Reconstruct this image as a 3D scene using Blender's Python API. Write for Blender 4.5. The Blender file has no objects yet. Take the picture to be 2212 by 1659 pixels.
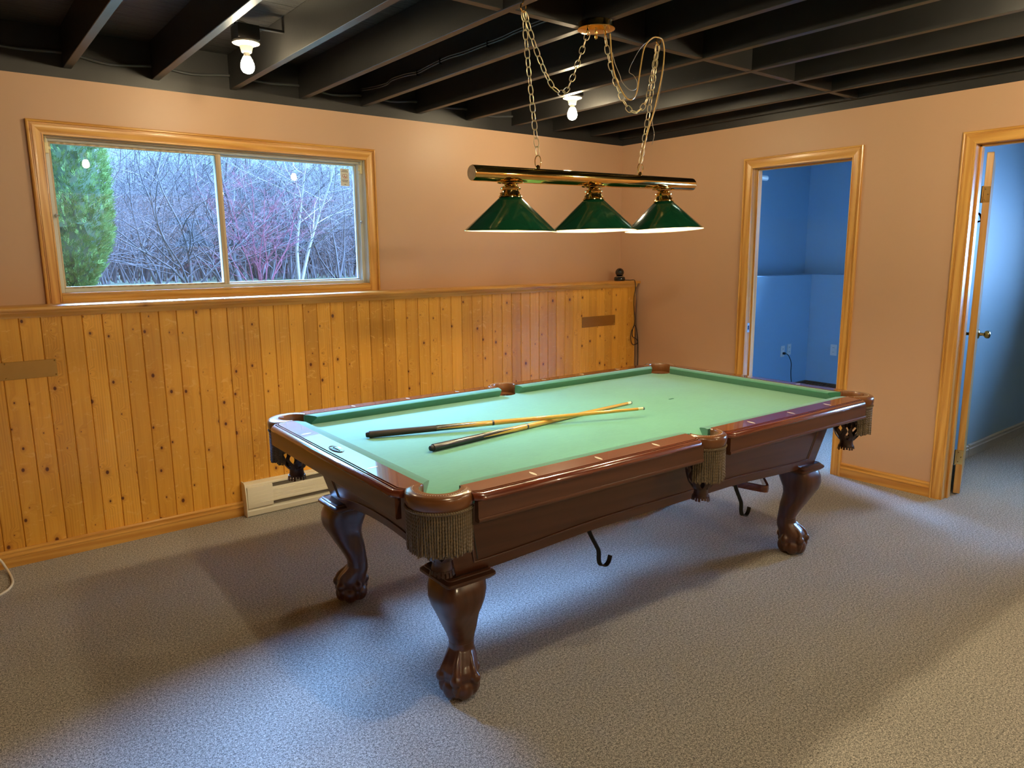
import bpy, bmesh, math, random
from mathutils import Vector, Matrix, Euler
PI = math.pi
random.seed(7)
S = bpy.context.scene
COL = S.collection

# ----------------------------------------------------------------- camera fit
CAM = (-4.6406, -4.3618, 1.4854)
YAW, PITCH, ROLL, FPX = 0.9022, -0.1767, -0.0091, 1567.42
H, HL, D = 2.366, 1.26, 0.211          # painted wall top, ledge top, ledge depth
ZJ, ZC = 2.413, 2.598                  # joist bottom, floor boards above
TX, TY, TH, ZT = -2.3829, -2.0566, -0.0303, 0.809   # pool table
ZB = 0.770                             # cloth bed

# ----------------------------------------------------------------- node helpers
MATS = {}
class NT:
    def __init__(s, name):
        s.m = bpy.data.materials.new(name); s.m.use_nodes = True
        s.t = s.m.node_tree; s.t.nodes.clear()
        s.out = s.n('ShaderNodeOutputMaterial')
        s.tc = s.n('ShaderNodeTexCoord')
    def n(s, typ, **kw):
        nd = s.t.nodes.new(typ)
        for k, v in kw.items(): setattr(nd, k, v)
        return nd
    def link(s, a, b): s.t.links.new(a, b)
    def setin(s, nd, key, v):
        i = nd.inputs[key]
        if hasattr(v, 'is_output') or hasattr(v, 'links'): s.link(v, i)
        else: i.default_value = v
    def math(s, op, a, b=None, c=None, clamp=False):
        nd = s.n('ShaderNodeMath', operation=op); nd.use_clamp = clamp
        s.setin(nd, 0, a)
        if b is not None: s.setin(nd, 1, b)
        if c is not None: s.setin(nd, 2, c)
        return nd.outputs[0]
    def mix(s, f, a, b, blend='MIX'):
        nd = s.n('ShaderNodeMix', data_type='RGBA', blend_type=blend)
        s.setin(nd, 0, f); s.setin(nd, 6, a); s.setin(nd, 7, b)
        return nd.outputs[2]
    def sep(s, v):
        nd = s.n('ShaderNodeSeparateXYZ'); s.link(v, nd.inputs[0]); return nd.outputs
    def comb(s, x, y, z):
        nd = s.n('ShaderNodeCombineXYZ')
        for i, v in enumerate((x, y, z)): s.setin(nd, i, v)
        return nd.outputs[0]
    def noise(s, vec, scale, detail=3, rough=.55, dist=0):
        nd = s.n('ShaderNodeTexNoise'); s.link(vec, nd.inputs['Vector'])
        nd.inputs['Scale'].default_value = scale; nd.inputs['Detail'].default_value = detail
        nd.inputs['Roughness'].default_value = rough; nd.inputs['Distortion'].default_value = dist
        return nd.outputs['Fac']
    def ramp(s, f, stops):
        nd = s.n('ShaderNodeValToRGB'); s.link(f, nd.inputs[0])
        el = nd.color_ramp.elements
        while len(el) < len(stops): el.new(.5)
        for e, (p, c) in zip(el, stops):
            e.position = p; e.color = c if len(c) == 4 else (*c, 1)
        return nd.outputs[0]
    def smooth(s, v, a, b, lo=0., hi=1.):
        nd = s.n('ShaderNodeMapRange', interpolation_type='SMOOTHSTEP')
        s.setin(nd, 0, v)
        for i, q in zip((1, 2, 3, 4), (a, b, lo, hi)): s.setin(nd, i, q)
        return nd.outputs[0]
    def bsdf(s, color, rough=.5, metal=0., spec=.5, coat=0., coat_rough=.05, sheen=0., bump=None, bump_s=.2, bump_d=.002, emis=None, emis_s=0., aniso=None):
        p = s.n('ShaderNodeBsdfPrincipled')
        s.setin(p, 'Base Color', color); s.setin(p, 'Roughness', rough); s.setin(p, 'Metallic', metal)
        s.setin(p, 'Specular IOR Level', spec); s.setin(p, 'Coat Weight', coat); s.setin(p, 'Coat Roughness', coat_rough)
        s.setin(p, 'Sheen Weight', sheen)
        if emis is not None:
            s.setin(p, 'Emission Color', emis); s.setin(p, 'Emission Strength', emis_s)
        if bump is not None:
            b = s.n('ShaderNodeBump'); b.inputs['Strength'].default_value = bump_s; b.inputs['Distance'].default_value = bump_d
            s.link(bump, b.inputs['Height']); s.link(b.outputs[0], p.inputs['Normal'])
        s.link(p.outputs[0], s.out.inputs[0])
        return p

def rgb(*c): return (*c, 1.0)

def plain(name, color, rough=.5, metal=0., spec=.5, coat=0., var=.06, nscale=14., bump=0., bscale=60., sheen=0., coat_rough=.05):
    """paint / metal / leather: base colour with a slight procedural mottling"""
    t = NT(name); o = t.tc.outputs['Object']
    f = t.noise(o, nscale, 4)
    c0 = rgb(*[max(0, c * (1 - var)) for c in color]); c1 = rgb(*[min(1, c * (1 + var)) for c in color])
    col = t.mix(f, c0, c1)
    bp = t.noise(o, bscale, 3) if bump else None
    t.bsdf(col, rough, metal, spec, coat, coat_rough, sheen, bp, bump, .002)
    return t.m

def wood(name, axis, cl, cd, rough=.35, coat=.0, freq=30., stretch=.06, spec=.5, knots=0., kcol=(.10, .025, .006), kcell=.25, kr=.035, contrast=1., bump=.05, coat_rough=.08):
    """grain runs along the given axis; optional scattered knots"""
    t = NT(name); x, y, z = t.sep(t.tc.outputs['Object'])
    a, b, g = {'X': (y, z, x), 'Y': (x, z, y), 'Z': (x, y, z)}[axis]
    v = t.comb(a, b, t.math('MULTIPLY', g, stretch))
    n1 = t.noise(v, freq, 5, .6, .8)
    n2 = t.noise(v, freq * 4.5, 3, .6, .3)
    lines = t.n('ShaderNodeTexWave', wave_type='BANDS', bands_direction='DIAGONAL')
    t.link(v, lines.inputs['Vector']); lines.inputs['Scale'].default_value = freq * .55
    lines.inputs['Distortion'].default_value = 7.; lines.inputs['Detail'].default_value = 2.
    f = t.math('ADD', t.math('MULTIPLY', n1, .5), t.math('ADD', t.math('MULTIPLY', n2, .25), t.math('MULTIPLY', lines.outputs['Fac'], .25)))
    f = t.smooth(f, .5 - .25 / contrast, .5 + .25 / contrast)
    col = t.mix(f, rgb(*cd), rgb(*cl))
    if knots:
        kv = t.n('ShaderNodeTexVoronoi', feature='F1'); kv.inputs['Scale'].default_value = 1 / kcell
        t.link(t.comb(a, b, g), kv.inputs['Vector'])
        r, gg, bb = t.sep(kv.outputs['Color'])
        rad = t.math('MULTIPLY', t.math('LESS_THAN', r, knots), t.math('MULTIPLY_ADD', gg, kr / kcell, kr * .35 / kcell))
        dd = kv.outputs['Distance']
        core = t.smooth(dd, rad, t.math('MULTIPLY', rad, .55), 0, 1)
        halo = t.smooth(dd, t.math('MULTIPLY', rad, 2.2), t.math('MULTIPLY', rad, .8), 0, .5)
        has = t.math('LESS_THAN', r, knots)
        col = t.mix(t.math('MULTIPLY', halo, has), col, rgb(cd[0] * .75, cd[1] * .6, cd[2] * .5))
        col = t.mix(t.math('MULTIPLY', core, has), col, rgb(*kcol))
    t.bsdf(col, rough, 0, spec, coat, coat_rough, 0, f, bump, .001)
    return t.m

# ----------------------------------------------------------------- mesh helpers
class B:
    def __init__(s): s.bm = bmesh.new()
    def v(s, p): return s.bm.verts.new(p)
    def f(s, vs, smooth=False):
        try:
            fc = s.bm.faces.new(vs); fc.smooth = smooth; return fc
        except ValueError: return None
    def grid(s, rows, closeU=False, closeV=False, cap0=False, cap1=False, smooth=True):
        """rows of points -> quads. closeV: each row is a loop; closeU: rows form a loop"""
        V = [[s.v(p) for p in r] for r in rows]
        n, m = len(V), len(V[0])
        for i in range(n if closeU else n - 1):
            for j in range(m if closeV else m - 1):
                s.f([V[i][j], V[i][(j + 1) % m], V[(i + 1) % n][(j + 1) % m], V[(i + 1) % n][j]], smooth)
        if cap0: s.f(list(reversed(V[0])), False)
        if cap1: s.f(V[-1], False)
        return V
    def box(s, x0, x1, y0, y1, z0, z1, bev=0., mat=None, seg=2):
        t = bmesh.new()
        vs = [t.verts.new((x, y, z)) for x in (x0, x1) for y in (y0, y1) for z in (z0, z1)]
        for q in ((0, 1, 3, 2), (4, 6, 7, 5), (0, 4, 5, 1), (2, 3, 7, 6), (0, 2, 6, 4), (1, 5, 7, 3)):
            t.faces.new([vs[i] for i in q])
        if bev: bmesh.ops.bevel(t, geom=list(t.edges), offset=bev, segments=seg, affect='EDGES', profile=.6)
        if mat is not None: bmesh.ops.transform(t, matrix=mat, verts=t.verts)
        s.merge(t)
    def merge(s, t):
        mp = {}
        for v in t.verts: mp[v] = s.v(v.co)
        for f in t.faces: s.f([mp[v] for v in f.verts], f.smooth)
        t.free()
    def prism(s, poly, lift, smooth=False):
        """polygon (list of 3D points) extruded by vector"""
        lift = Vector(lift); a = [s.v(p) for p in poly]; b = [s.v(Vector(p) + lift) for p in poly]
        n = len(a)
        s.f(list(reversed(a))); s.f(b)
        for i in range(n): s.f([a[i], a[(i + 1) % n], b[(i + 1) % n], b[i]], smooth)
    def tube(s, pts, r, n=8, closed=False, caps=True, rfun=None):
        pts = [Vector(p) for p in pts]; m = len(pts)
        tang = []
        for i in range(m):
            if closed: d = pts[(i + 1) % m] - pts[i - 1]
            else: d = pts[min(i + 1, m - 1)] - pts[max(i - 1, 0)]
            tang.append(d.normalized())
        up = Vector((0, 0, 1)) if abs(tang[0].z) < .9 else Vector((1, 0, 0))
        nrm = tang[0].cross(up).normalized(); rows = []
        for i in range(m):
            nrm = (nrm - tang[i] * nrm.dot(tang[i]))
            if nrm.length < 1e-6: nrm = tang[i].orthogonal()
            nrm.normalize(); bi = tang[i].cross(nrm)
            rr = r[i] if isinstance(r, (list, tuple)) else r
            row = []
            for k in range(n):
                th = 2 * PI * k / n
                q = rr * (rfun(th, i) if rfun else 1)
                row.append(pts[i] + nrm * math.cos(th) * q + bi * math.sin(th) * q)
            rows.append(row)
        s.grid(rows, closeU=closed, closeV=True, cap0=caps and not closed, cap1=caps and not closed)
    def lathe(s, prof, n=24, c=(0, 0, 0), axis='Z', cap=True, mat=None):
        """prof: (r, h)"""
        rows = []
        for r, h in prof:
            row = []
            for k in range(n):
                th = 2 * PI * k / n; a, b = r * math.cos(th), r * math.sin(th)
                p = {'Z': (a, b, h), 'X': (h, a, b), 'Y': (b, h, a)}[axis]
                p = Vector(p)
                if mat is not None: p = mat @ p
                row.append(p + Vector(c))
            rows.append(row)
        s.grid(rows, closeV=True, cap0=cap and prof[0][0] > 1e-5, cap1=cap and prof[-1][0] > 1e-5)
    def ball(s, c, rad, nu=14, nv=9, mat=None):
        rx, ry, rz = rad if isinstance(rad, (tuple, list)) else (rad,) * 3
        rows = []
        for i in range(nv + 1):
            ph = -PI / 2 + PI * i / nv; e = max(math.cos(ph), .02)
            row = []
            for k in range(nu):
                th = 2 * PI * k / nu
                p = Vector((rx * e * math.cos(th), ry * e * math.sin(th), rz * math.sin(ph)))
                if mat is not None: p = mat @ p
                row.append(p + Vector(c))
            rows.append(row)
        s.grid(rows, closeV=True, cap0=True, cap1=True)
    def sweep(s, profile, fr, closed_prof=True, caps=True, smooth=False):
        """fr: list of functions/frames: each frame maps (a,b)->point"""
        rows = [[f(a, b) for a, b in profile] for f in fr]
        s.grid(rows, closeV=closed_prof, cap0=caps, cap1=caps, smooth=smooth)

def put(o, label=None, cat=None, group=None, kind=None):
    if label: o['label'] = label
    if cat: o['category'] = cat
    if group: o['group'] = group
    if kind: o['kind'] = kind
    return o

def obj(name, b, mat, parent=None, label=None, cat=None, group=None, kind=None, angle=38):
    me = bpy.data.meshes.new(name)
    bmesh.ops.remove_doubles(b.bm, verts=b.bm.verts, dist=1e-6)
    bmesh.ops.recalc_face_normals(b.bm, faces=b.bm.faces)
    b.bm.to_mesh(me); b.bm.free()
    if angle is not None:
        for p in me.polygons: p.use_smooth = True
        me.set_sharp_from_angle(angle=math.radians(angle))
    for m in (mat if isinstance(mat, (list, tuple)) else [mat]): me.materials.append(m)
    o = bpy.data.objects.new(name, me); COL.objects.link(o)
    if parent is not None: o.parent = parent
    return put(o, label, cat, group, kind)

def empty(name, loc, rz=0., label=None, cat=None, group=None, kind=None):
    o = bpy.data.objects.new(name, None); COL.objects.link(o)
    o.location = loc; o.rotation_euler = (0, 0, rz); o.empty_display_size = .05
    return put(o, label, cat, group, kind)

def copy_tree(o, parent=None):
    c = o.copy(); COL.objects.link(c)
    if parent is not None: c.parent = parent
    for ch in [q for q in bpy.data.objects if q.parent == o]: copy_tree(ch, c)
    return c

def smoothpath(pts, k=6):
    """Catmull-Rom through points"""
    P = [Vector(p) for p in pts]; out = []
    for i in range(len(P) - 1):
        p0 = P[max(i - 1, 0)]; p1 = P[i]; p2 = P[i + 1]; p3 = P[min(i + 2, len(P) - 1)]
        for j in range(k):
            t = j / k
            out.append(.5 * ((2 * p1) + (-p0 + p2) * t + (2 * p0 - 5 * p1 + 4 * p2 - p3) * t * t + (-p0 + 3 * p1 - 3 * p2 + p3) * t ** 3))
    out.append(P[-1]); return out

# ----------------------------------------------------------------- materials
M = {}
M['tan'] = plain('tan_paint', (.60, .378, .240), .42, spec=.35, var=.02, nscale=3., bump=.03, bscale=180.)
M['blue'] = plain('blue_paint', (.33, .50, .64), .5, spec=.3, var=.02, nscale=3.)
M['white_ceiling'] = plain('white_ceiling_paint', (.7, .7, .7), .7, var=.02)

def black_paint():
    t = NT('black_ceiling_paint'); o = t.tc.outputs['Object']
    n = t.noise(o, 5, 5, .6); w = t.noise(o, 45, 4, .7, .5)
    col = t.mix(n, rgb(.0105, .0105, .0110), rgb(.027, .0265, .0265))
    sc = t.smooth(t.noise(o, 22, 3, .6, 2.), .70, .78)
    col = t.mix(t.math('MULTIPLY', sc, .5), col, rgb(.008, .008, .008))
    wh = t.smooth(t.noise(o, 60, 2, .5), .77, .80)
    col = t.mix(t.math('MULTIPLY', wh, .25), col, rgb(.35, .33, .3))
    t.bsdf(col, .40, 0, .55, bump=w, bump_s=.25, bump_d=.002)
    return t.m
M['black'] = black_paint()
def floorboard_black():
    t = NT('black_floorboards'); o = t.tc.outputs['Object']; x, y, z = t.sep(o)
    n = t.noise(t.comb(t.math('MULTIPLY', x, .12), y, z), 45, 5, .65, .6)
    ln = t.math('ABSOLUTE', t.math('SUBTRACT', t.math('FRACT', t.math('MULTIPLY', y, 1 / .14)), .5))
    gap = t.smooth(ln, .49, .47, 0, 1)
    col = t.mix(n, rgb(.008, .008, .009), rgb(.04, .038, .036))
    col = t.mix(gap, rgb(.002, .002, .002), col)
    t.bsdf(col, .45, 0, .5, bump=t.math('MULTIPLY', n, gap), bump_s=.8, bump_d=.008)
    return t.m
M['boards'] = floorboard_black()

def pine_panel():
    """knotty tongue-and-groove pine, one tone and grain offset per board"""
    W = .0877
    t = NT('knotty_pine_panelling'); x, y, z = t.sep(t.tc.outputs['Object'])
    u = t.math('MULTIPLY_ADD', x, 1 / W, 4.341 / W + 200)
    idx = t.math('FLOOR', u)
    wn = t.n('ShaderNodeTexWhiteNoise', noise_dimensions='1D'); t.link(idx, wn.inputs['W'])
    rnd = wn.outputs['Value']; r1, r2, r3 = t.sep(wn.outputs['Color'])
    fr = t.math('SUBTRACT', t.math('SUBTRACT', u, idx), .5)
    zo = t.math('MULTIPLY_ADD', r1, 7.3, z)
    # knots
    cell = .125
    kv = t.n('ShaderNodeTexVoronoi', feature='F1', voronoi_dimensions='2D'); kv.inputs['Scale'].default_value = 1
    t.link(t.comb(u, t.math('MULTIPLY', zo, 1 / cell), 0), kv.inputs['Vector']); kv.inputs['Randomness'].default_value = .95
    k1, k2, k3 = t.sep(kv.outputs['Color']); dist = kv.outputs['Distance']
    has = t.math('LESS_THAN', k1, .60)
    rad = t.math('MULTIPLY_ADD', t.math('POWER', k2, 1.8), .105, .018)
    core = t.math('MULTIPLY', t.smooth(dist, rad, t.math('MULTIPLY', rad, .5), 0, 1), has)
    halo = t.math('MULTIPLY', t.smooth(dist, t.math('MULTIPLY', rad, 2.6), rad, 0, 1), has)
    # grain bends round the knots
    push = t.math('MULTIPLY', t.math('MULTIPLY', t.smooth(dist, .38, 0, 0, 1), has), .035)
    gx = t.math('ADD', t.math('MULTIPLY_ADD', fr, W, t.math('MULTIPLY', r2, 3.)), push)
    gv = t.comb(gx, t.math('MULTIPLY', r3, 9.), t.math('MULTIPLY', zo, .045))
    n1 = t.noise(gv, 34, 4, .6, .9)
    wv = t.n('ShaderNodeTexWave', wave_type='BANDS', bands_direction='X'); t.link(gv, wv.inputs['Vector'])
    wv.inputs['Scale'].default_value = 26; wv.inputs['Distortion'].default_value = 9; wv.inputs['Detail'].default_value = 2.5
    wv.inputs['Detail Scale'].default_value = .8
    ring = t.math('MULTIPLY', t.smooth(r3, .55, .7, .05, .17), t.math('SUBTRACT', wv.outputs['Fac'], .5))
    f = t.math('ADD', t.math('MULTIPLY_ADD', n1, .55, .22), ring)
    col = t.ramp(f, [(.22, (.62, .27, .034)), (.5, (.83, .41, .056)), (.80, (.90, .52, .09))])
    tone = t.math('MULTIPLY_ADD', rnd, .30, .78)
    col = t.mix(1., col, t.comb(tone, t.math('MULTIPLY_ADD', rnd, .36, .74), t.math('MULTIPLY_ADD', rnd, .42, .70)), 'MULTIPLY')
    # pale feathery streaks beside some knots
    st = t.math('MULTIPLY', t.smooth(t.noise(t.comb(t.math('MULTIPLY', fr, .9), t.math('MULTIPLY', zo, 16.), t.math('MULTIPLY', r2, 40.)), 1.6, 3, .6, 1.4), .58, .74), .70)
    col = t.mix(st, col, rgb(.90, .54, .15))
    col = t.mix(t.math('MULTIPLY', halo, .40), col, rgb(.48, .17, .024))
    col = t.mix(core, col, rgb(.13, .032, .008))
    t.bsdf(col, .34, 0, .45, coat=.15, coat_rough=.18, bump=f, bump_s=.05, bump_d=.001)
    return t.m
M['panel'] = pine_panel()
PL, PD = (.78, .45, .12), (.58, .27, .05)
for ax in 'XYZ':
    M['pine' + ax] = wood('clear_pine_' + ax.lower(), ax, PL, PD, .32, .2, 26., .05, knots=.10, kcell=.3, kr=.012, coat_rough=.15)
    M['pine_knot' + ax] = wood('knotty_pine_trim_' + ax.lower(), ax, (.77, .42, .10), (.57, .25, .042), .32, .2, 26., .05, knots=.42, kcell=.22, kr=.028, coat_rough=.15)
    M['mahogany' + ax] = wood('mahogany_' + ax.lower(), ax, (.165, .036, .014), (.105, .020, .008), .22, .9, 34., .05, spec=.5, contrast=.8, bump=.02, coat_rough=.03)
    M['dark_wood' + ax] = wood('dark_stained_wood_' + ax.lower(), ax, (.092, .032, .0145), (.062, .020, .0085), .30, .35, 30., .05, contrast=.8, bump=.02, coat_rough=.12)
M['weathered'] = wood('bare_weathered_wood', 'X', (.62, .50, .34), (.42, .30, .17), .7, 0, 24., .05, contrast=1.2)
M['weatheredZ'] = wood('bare_weathered_wood_upright', 'Z', (.66, .55, .40), (.45, .33, .2), .7, 0, 24., .05, contrast=1.2)

def carpet():
    t = NT('speckled_carpet'); o = t.tc.outputs['Object']
    n1 = t.noise(o, 250, 2, .75); n2 = t.noise(o, 110, 2, .6); big = t.noise(o, 1.3, 4, .6)
    f = t.math('ADD', t.math('MULTIPLY', n1, .68), t.math('MULTIPLY', n2, .32))
    col = t.ramp(f, [(.39, (.10, .095, .086)), (.5, (.40, .375, .335)), (.62, (.80, .76, .68))])
    col = t.mix(1., col, t.ramp(big, [(.35, (.93, .93, .93)), (.65, (1.04, 1.04, 1.04))]), 'MULTIPLY')
    mk = t.smooth(t.noise(o, 7, 3, .6, .4), .73, .78)
    col = t.mix(t.math('MULTIPLY', mk, .25), col, rgb(.5, .48, .43))
    t.bsdf(col, .95, 0, .1, sheen=.15, bump=f, bump_s=.9, bump_d=.006)
    return t.m
M['carpet'] = carpet()

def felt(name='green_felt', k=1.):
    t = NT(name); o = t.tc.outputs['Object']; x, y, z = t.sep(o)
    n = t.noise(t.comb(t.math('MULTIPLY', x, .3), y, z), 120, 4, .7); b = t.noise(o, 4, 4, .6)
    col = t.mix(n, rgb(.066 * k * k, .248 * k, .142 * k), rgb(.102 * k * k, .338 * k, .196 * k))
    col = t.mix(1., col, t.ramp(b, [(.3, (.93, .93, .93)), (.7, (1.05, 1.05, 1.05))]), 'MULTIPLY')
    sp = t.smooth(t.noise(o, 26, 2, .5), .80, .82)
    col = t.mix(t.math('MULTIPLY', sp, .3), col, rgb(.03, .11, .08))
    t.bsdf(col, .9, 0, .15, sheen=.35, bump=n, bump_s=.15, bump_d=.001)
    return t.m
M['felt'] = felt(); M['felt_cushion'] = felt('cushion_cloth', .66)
M['felt_dark'] = plain('felt_seam', (.02, .12, .07), .9)

M['brass'] = plain('polished_brass', (.80, .56, .20), .09, 1., var=.04, nscale=30)
M['brass_dull'] = plain('dull_brass_sheet', (.52, .33, .10), .30, 1., var=.12, nscale=9)
M['brass_chain'] = plain('brass_chain', (.86, .72, .42), .30, .85, var=.05)
M['brushed_cap'] = plain('brushed_brass_cap', (.55, .38, .17), .38, 1., var=.25, nscale=60)
M['enamel'] = plain('green_enamel', (.005, .050, .022), .16, 0., .4, coat=.3, var=.06)
M['shade_white'] = plain('white_shade_lining', (.85, .83, .78), .45, var=.01)
M['leather'] = plain('tan_leather', (.15, .056, .018), .26, 0, .5, coat=.35, var=.22, nscale=22, bump=.15, bscale=140, coat_rough=.12)
M['leather_in'] = plain('pocket_lining_leather', (.20, .075, .022), .5, var=.25, nscale=20)
M['leather_dark'] = plain('dark_net_leather', (.040, .014, .008), .42, var=.2, nscale=30, coat=.2)
M['fringe'] = plain('olive_brown_cord', (.13, .092, .046), .8, var=.35, nscale=40, sheen=.3)
M['bone'] = plain('bone_inlay', (.72, .66, .52), .25, coat=.8)
M['inlay'] = plain('nameplate_plate', (.10, .045, .03), .25, 0., coat=.9)
M['iron'] = plain('black_iron', (.012, .012, .013), .38, .6)
M['bronze'] = plain('olive_iron', (.030, .028, .020), .35, .7)
M['cue_black'] = plain('black_cue_wrap', (.010, .009, .009), .35, coat=.3)
M['cue_rubber'] = plain('black_rubber', (.008, .008, .008), .6)
M['ivory'] = plain('cream_ferrule', (.78, .70, .42), .35)
M['cue_tip'] = plain('grey_blue_cue_tip', (.05, .08, .10), .8)
M['maple'] = wood('honey_maple', 'X', (.62, .36, .065), (.54, .28, .045), .25, .6, 60., .04, contrast=.8)
M['heater'] = plain('cream_enamel', (.84, .78, .62), .4, var=.02)
M['heater_dark'] = plain('heater_slot', (.14, .12, .09), .6)
M['white_pl'] = plain('white_plastic', (.78, .77, .72), .4, var=.02)
M['vinyl'] = plain('pale_window_vinyl', (.66, .66, .62), .45, var=.06, nscale=8)
M['porcelain'] = plain('porcelain', (.55, .53, .47), .25, var=.02)
M['gloss_black'] = plain('gloss_black_plastic', (.006, .006, .007), .12, coat=.5)
M['black_cord'] = plain('black_cord', (.010, .009, .009), .5)
M['white_cord'] = plain('white_cord', (.75, .71, .60), .5)
M['grey_cable'] = plain('painted_cable', (.060, .062, .066), .45)
M['gold_cord'] = plain('clear_gold_lamp_cord', (.50, .32, .10), .3, .2, coat=.4)
M['silver_wire'] = plain('fine_bare_wire', (.5, .45, .36), .35, .8)
M['knob'] = plain('antique_brass_knob', (.42, .32, .17), .2, 1.)
M['steel'] = plain('zinc_steel', (.6, .6, .58), .3, 1.)
M['paper'] = plain('sticker_paper', (.85, .85, .82), .6)
M['sticker_red'] = plain('sticker_red_ink', (.45, .05, .06), .6)
M['sticker_ink'] = plain('sticker_grey_ink', (.2, .2, .22), .6)
M['base_grey'] = plain('pale_grey_baseboard', (.50, .45, .37), .5, var=.1)
M['base_dark'] = wood('brown_baseboard', 'X', (.15, .085, .04), (.09, .045, .02), .5)
M['bark'] = plain('grey_bark', (.052, .048, .055), .9, spec=.03, var=.4, nscale=8)
M['bark_far'] = plain('far_grey_bark', (.070, .065, .075), .9, spec=.03, var=.4)
M['bark_pale'] = plain('pale_birch_bark', (.13, .125, .125), .8, spec=.05, var=.4, nscale=9)
M['bark_red'] = plain('red_twigs', (.10, .034, .052), .9, spec=.03, var=.3)
M['house_white'] = plain('white_siding', (.35, .36, .36), .8)
M['roof_grey'] = plain('grey_roofing', (.06, .06, .065), .9)

def leafmat():
    t = NT('cedar_foliage'); o = t.tc.outputs['Object']
    n = t.noise(o, 14, 3, .6); n2 = t.noise(o, 60, 2)
    col = t.mix(n, rgb(.028, .062, .014), rgb(.095, .15, .034)); col = t.mix(t.math('MULTIPLY', n2, .5), col, rgb(.034, .08, .024))
    p = t.bsdf(col, .8, 0, .2)
    return t.m
M['cedar'] = leafmat()
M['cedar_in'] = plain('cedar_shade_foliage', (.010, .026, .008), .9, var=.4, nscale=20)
def groundmat():
    t = NT('winter_grass'); o = t.tc.outputs['Object']
    n = t.noise(o, 1.2, 6, .7); m = t.noise(o, 25, 3)
    col = t.mix(n, rgb(.022, .026, .016), rgb(.045, .062, .032)); col = t.mix(t.math('MULTIPLY', m, .4), col, rgb(.06, .06, .045))
    t.bsdf(col, .95, 0, .1, bump=m, bump_s=.6, bump_d=.03)
    return t.m
M['ground'] = groundmat()
def bulbmat(name, strength, col=(1., .81, .50)):
    t = NT(name)
    e = t.n('ShaderNodeEmission'); e.inputs[0].default_value = rgb(*col); e.inputs[1].default_value = strength
    t.link(e.outputs[0], t.out.inputs[0]); return t.m
def glassmat():
    """clear pane: sharp see-through, mirror reflection by angle, a little dust"""
    t = NT('dusty_window_glass'); o = t.tc.outputs['Object']; x, y, z = t.sep(o)
    tr = t.n('ShaderNodeBsdfTransparent'); tr.inputs[0].default_value = rgb(.93, .97, .98)
    gl = t.n('ShaderNodeBsdfGlossy'); gl.inputs['Roughness'].default_value = .0
    fr = t.n('ShaderNodeFresnel'); fr.inputs['IOR'].default_value = 1.5
    mx = t.n('ShaderNodeMixShader'); t.link(fr.outputs[0], mx.inputs[0]); t.link(tr.outputs[0], mx.inputs[1]); t.link(gl.outputs[0], mx.inputs[2])
    df = t.n('ShaderNodeBsdfDiffuse'); df.inputs[0].default_value = rgb(.7, .75, .8)
    sp = t.smooth(t.noise(o, 260, 2, .6), .62, .72)
    low = t.smooth(t.noise(o, 1.6, 3, .5), .42, .7)
    dust = t.math('MULTIPLY_ADD', t.math('MULTIPLY', sp, low), .10, .012)
    m2 = t.n('ShaderNodeMixShader'); t.link(dust, m2.inputs[0]); t.link(mx.outputs[0], m2.inputs[1]); t.link(df.outputs[0], m2.inputs[2])
    t.link(m2.outputs[0], t.out.inputs[0]); return t.m
M['glass'] = glassmat()

# ================================================================= SETTING
def struct(name, b, mat, parent=None, angle=38, label=None):
    return obj(name, b, mat, parent, label, None, None, 'structure' if parent is None else None, angle)

XL, YN, XR = -7.0, -7.2, 3.2          # left wall, near wall, far end of the adjoining rooms
b = B(); b.box(XL - .2, XR + .2, YN - .2, .0, -.06, 0); struct('floor', b, M['carpet'], angle=None, label='grey-beige speckled carpet')

WX0, WX1, WZ0, WZ1 = -4.13, -2.383, 1.306, 2.088
def wall_xz(b, x0, x1, y0, y1, z0, z1, holes):
    """wall slab along x with rectangular holes (hx0,hx1,hz0,hz1)"""
    cur = x0
    for hx0, hx1, hz0, hz1 in sorted(holes):
        b.box(cur, hx0, y0, y1, z0, z1)
        if hz0 > z0: b.box(hx0, hx1, y0, y1, z0, hz0)
        if hz1 < z1: b.box(hx0, hx1, y0, y1, hz1, z1)
        cur = hx1
    b.box(cur, x1, y0, y1, z0, z1)
def wall_yz(b, x0, x1, y0, y1, z0, z1, holes):
    cur = y0
    for hy0, hy1, hz0, hz1 in sorted(holes):
        b.box(x0, x1, cur, hy0, z0, z1)
        if hz0 > z0: b.box(x0, x1, hy0, hy1, z0, hz0)
        if hz1 < z1: b.box(x0, x1, hy0, hy1, hz1, z1)
        cur = hy1
    b.box(x0, x1, cur, y1, z0, z1)

b = B(); wall_xz(b, XL - .2, 0, 0, .2, 0, H, [(WX0 - .012, WX1 + .012, WZ0 - .014, WZ1 + .012)]); struct('wall_far', b, M['tan'], angle=None, label='tan painted window wall')
D1Y0, D1Y1, DZ = -1.975, -1.262, 2.066        # middle doorway (clear opening)
D2Y0, D2Y1 = -3.43, -2.676                    # right doorway
b = B(); wall_yz(b, 0, .10, YN, 0, 0, H, [(D1Y0 - .02, D1Y1 + .02, 0, DZ + .02), (D2Y0 - .02, D2Y1 + .02, 0, DZ + .02)])
struct('wall_right', b, M['tan'], angle=None, label='tan painted wall with two doorways')
b = B(); b.box(XL - .2, XL, YN, 0, 0, H); struct('wall_left', b, M['tan'], angle=None)
b = B(); b.box(XL - .2, 0.1, YN - .2, YN, 0, H); struct('wall_near', b, M['tan'], angle=None)
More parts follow.
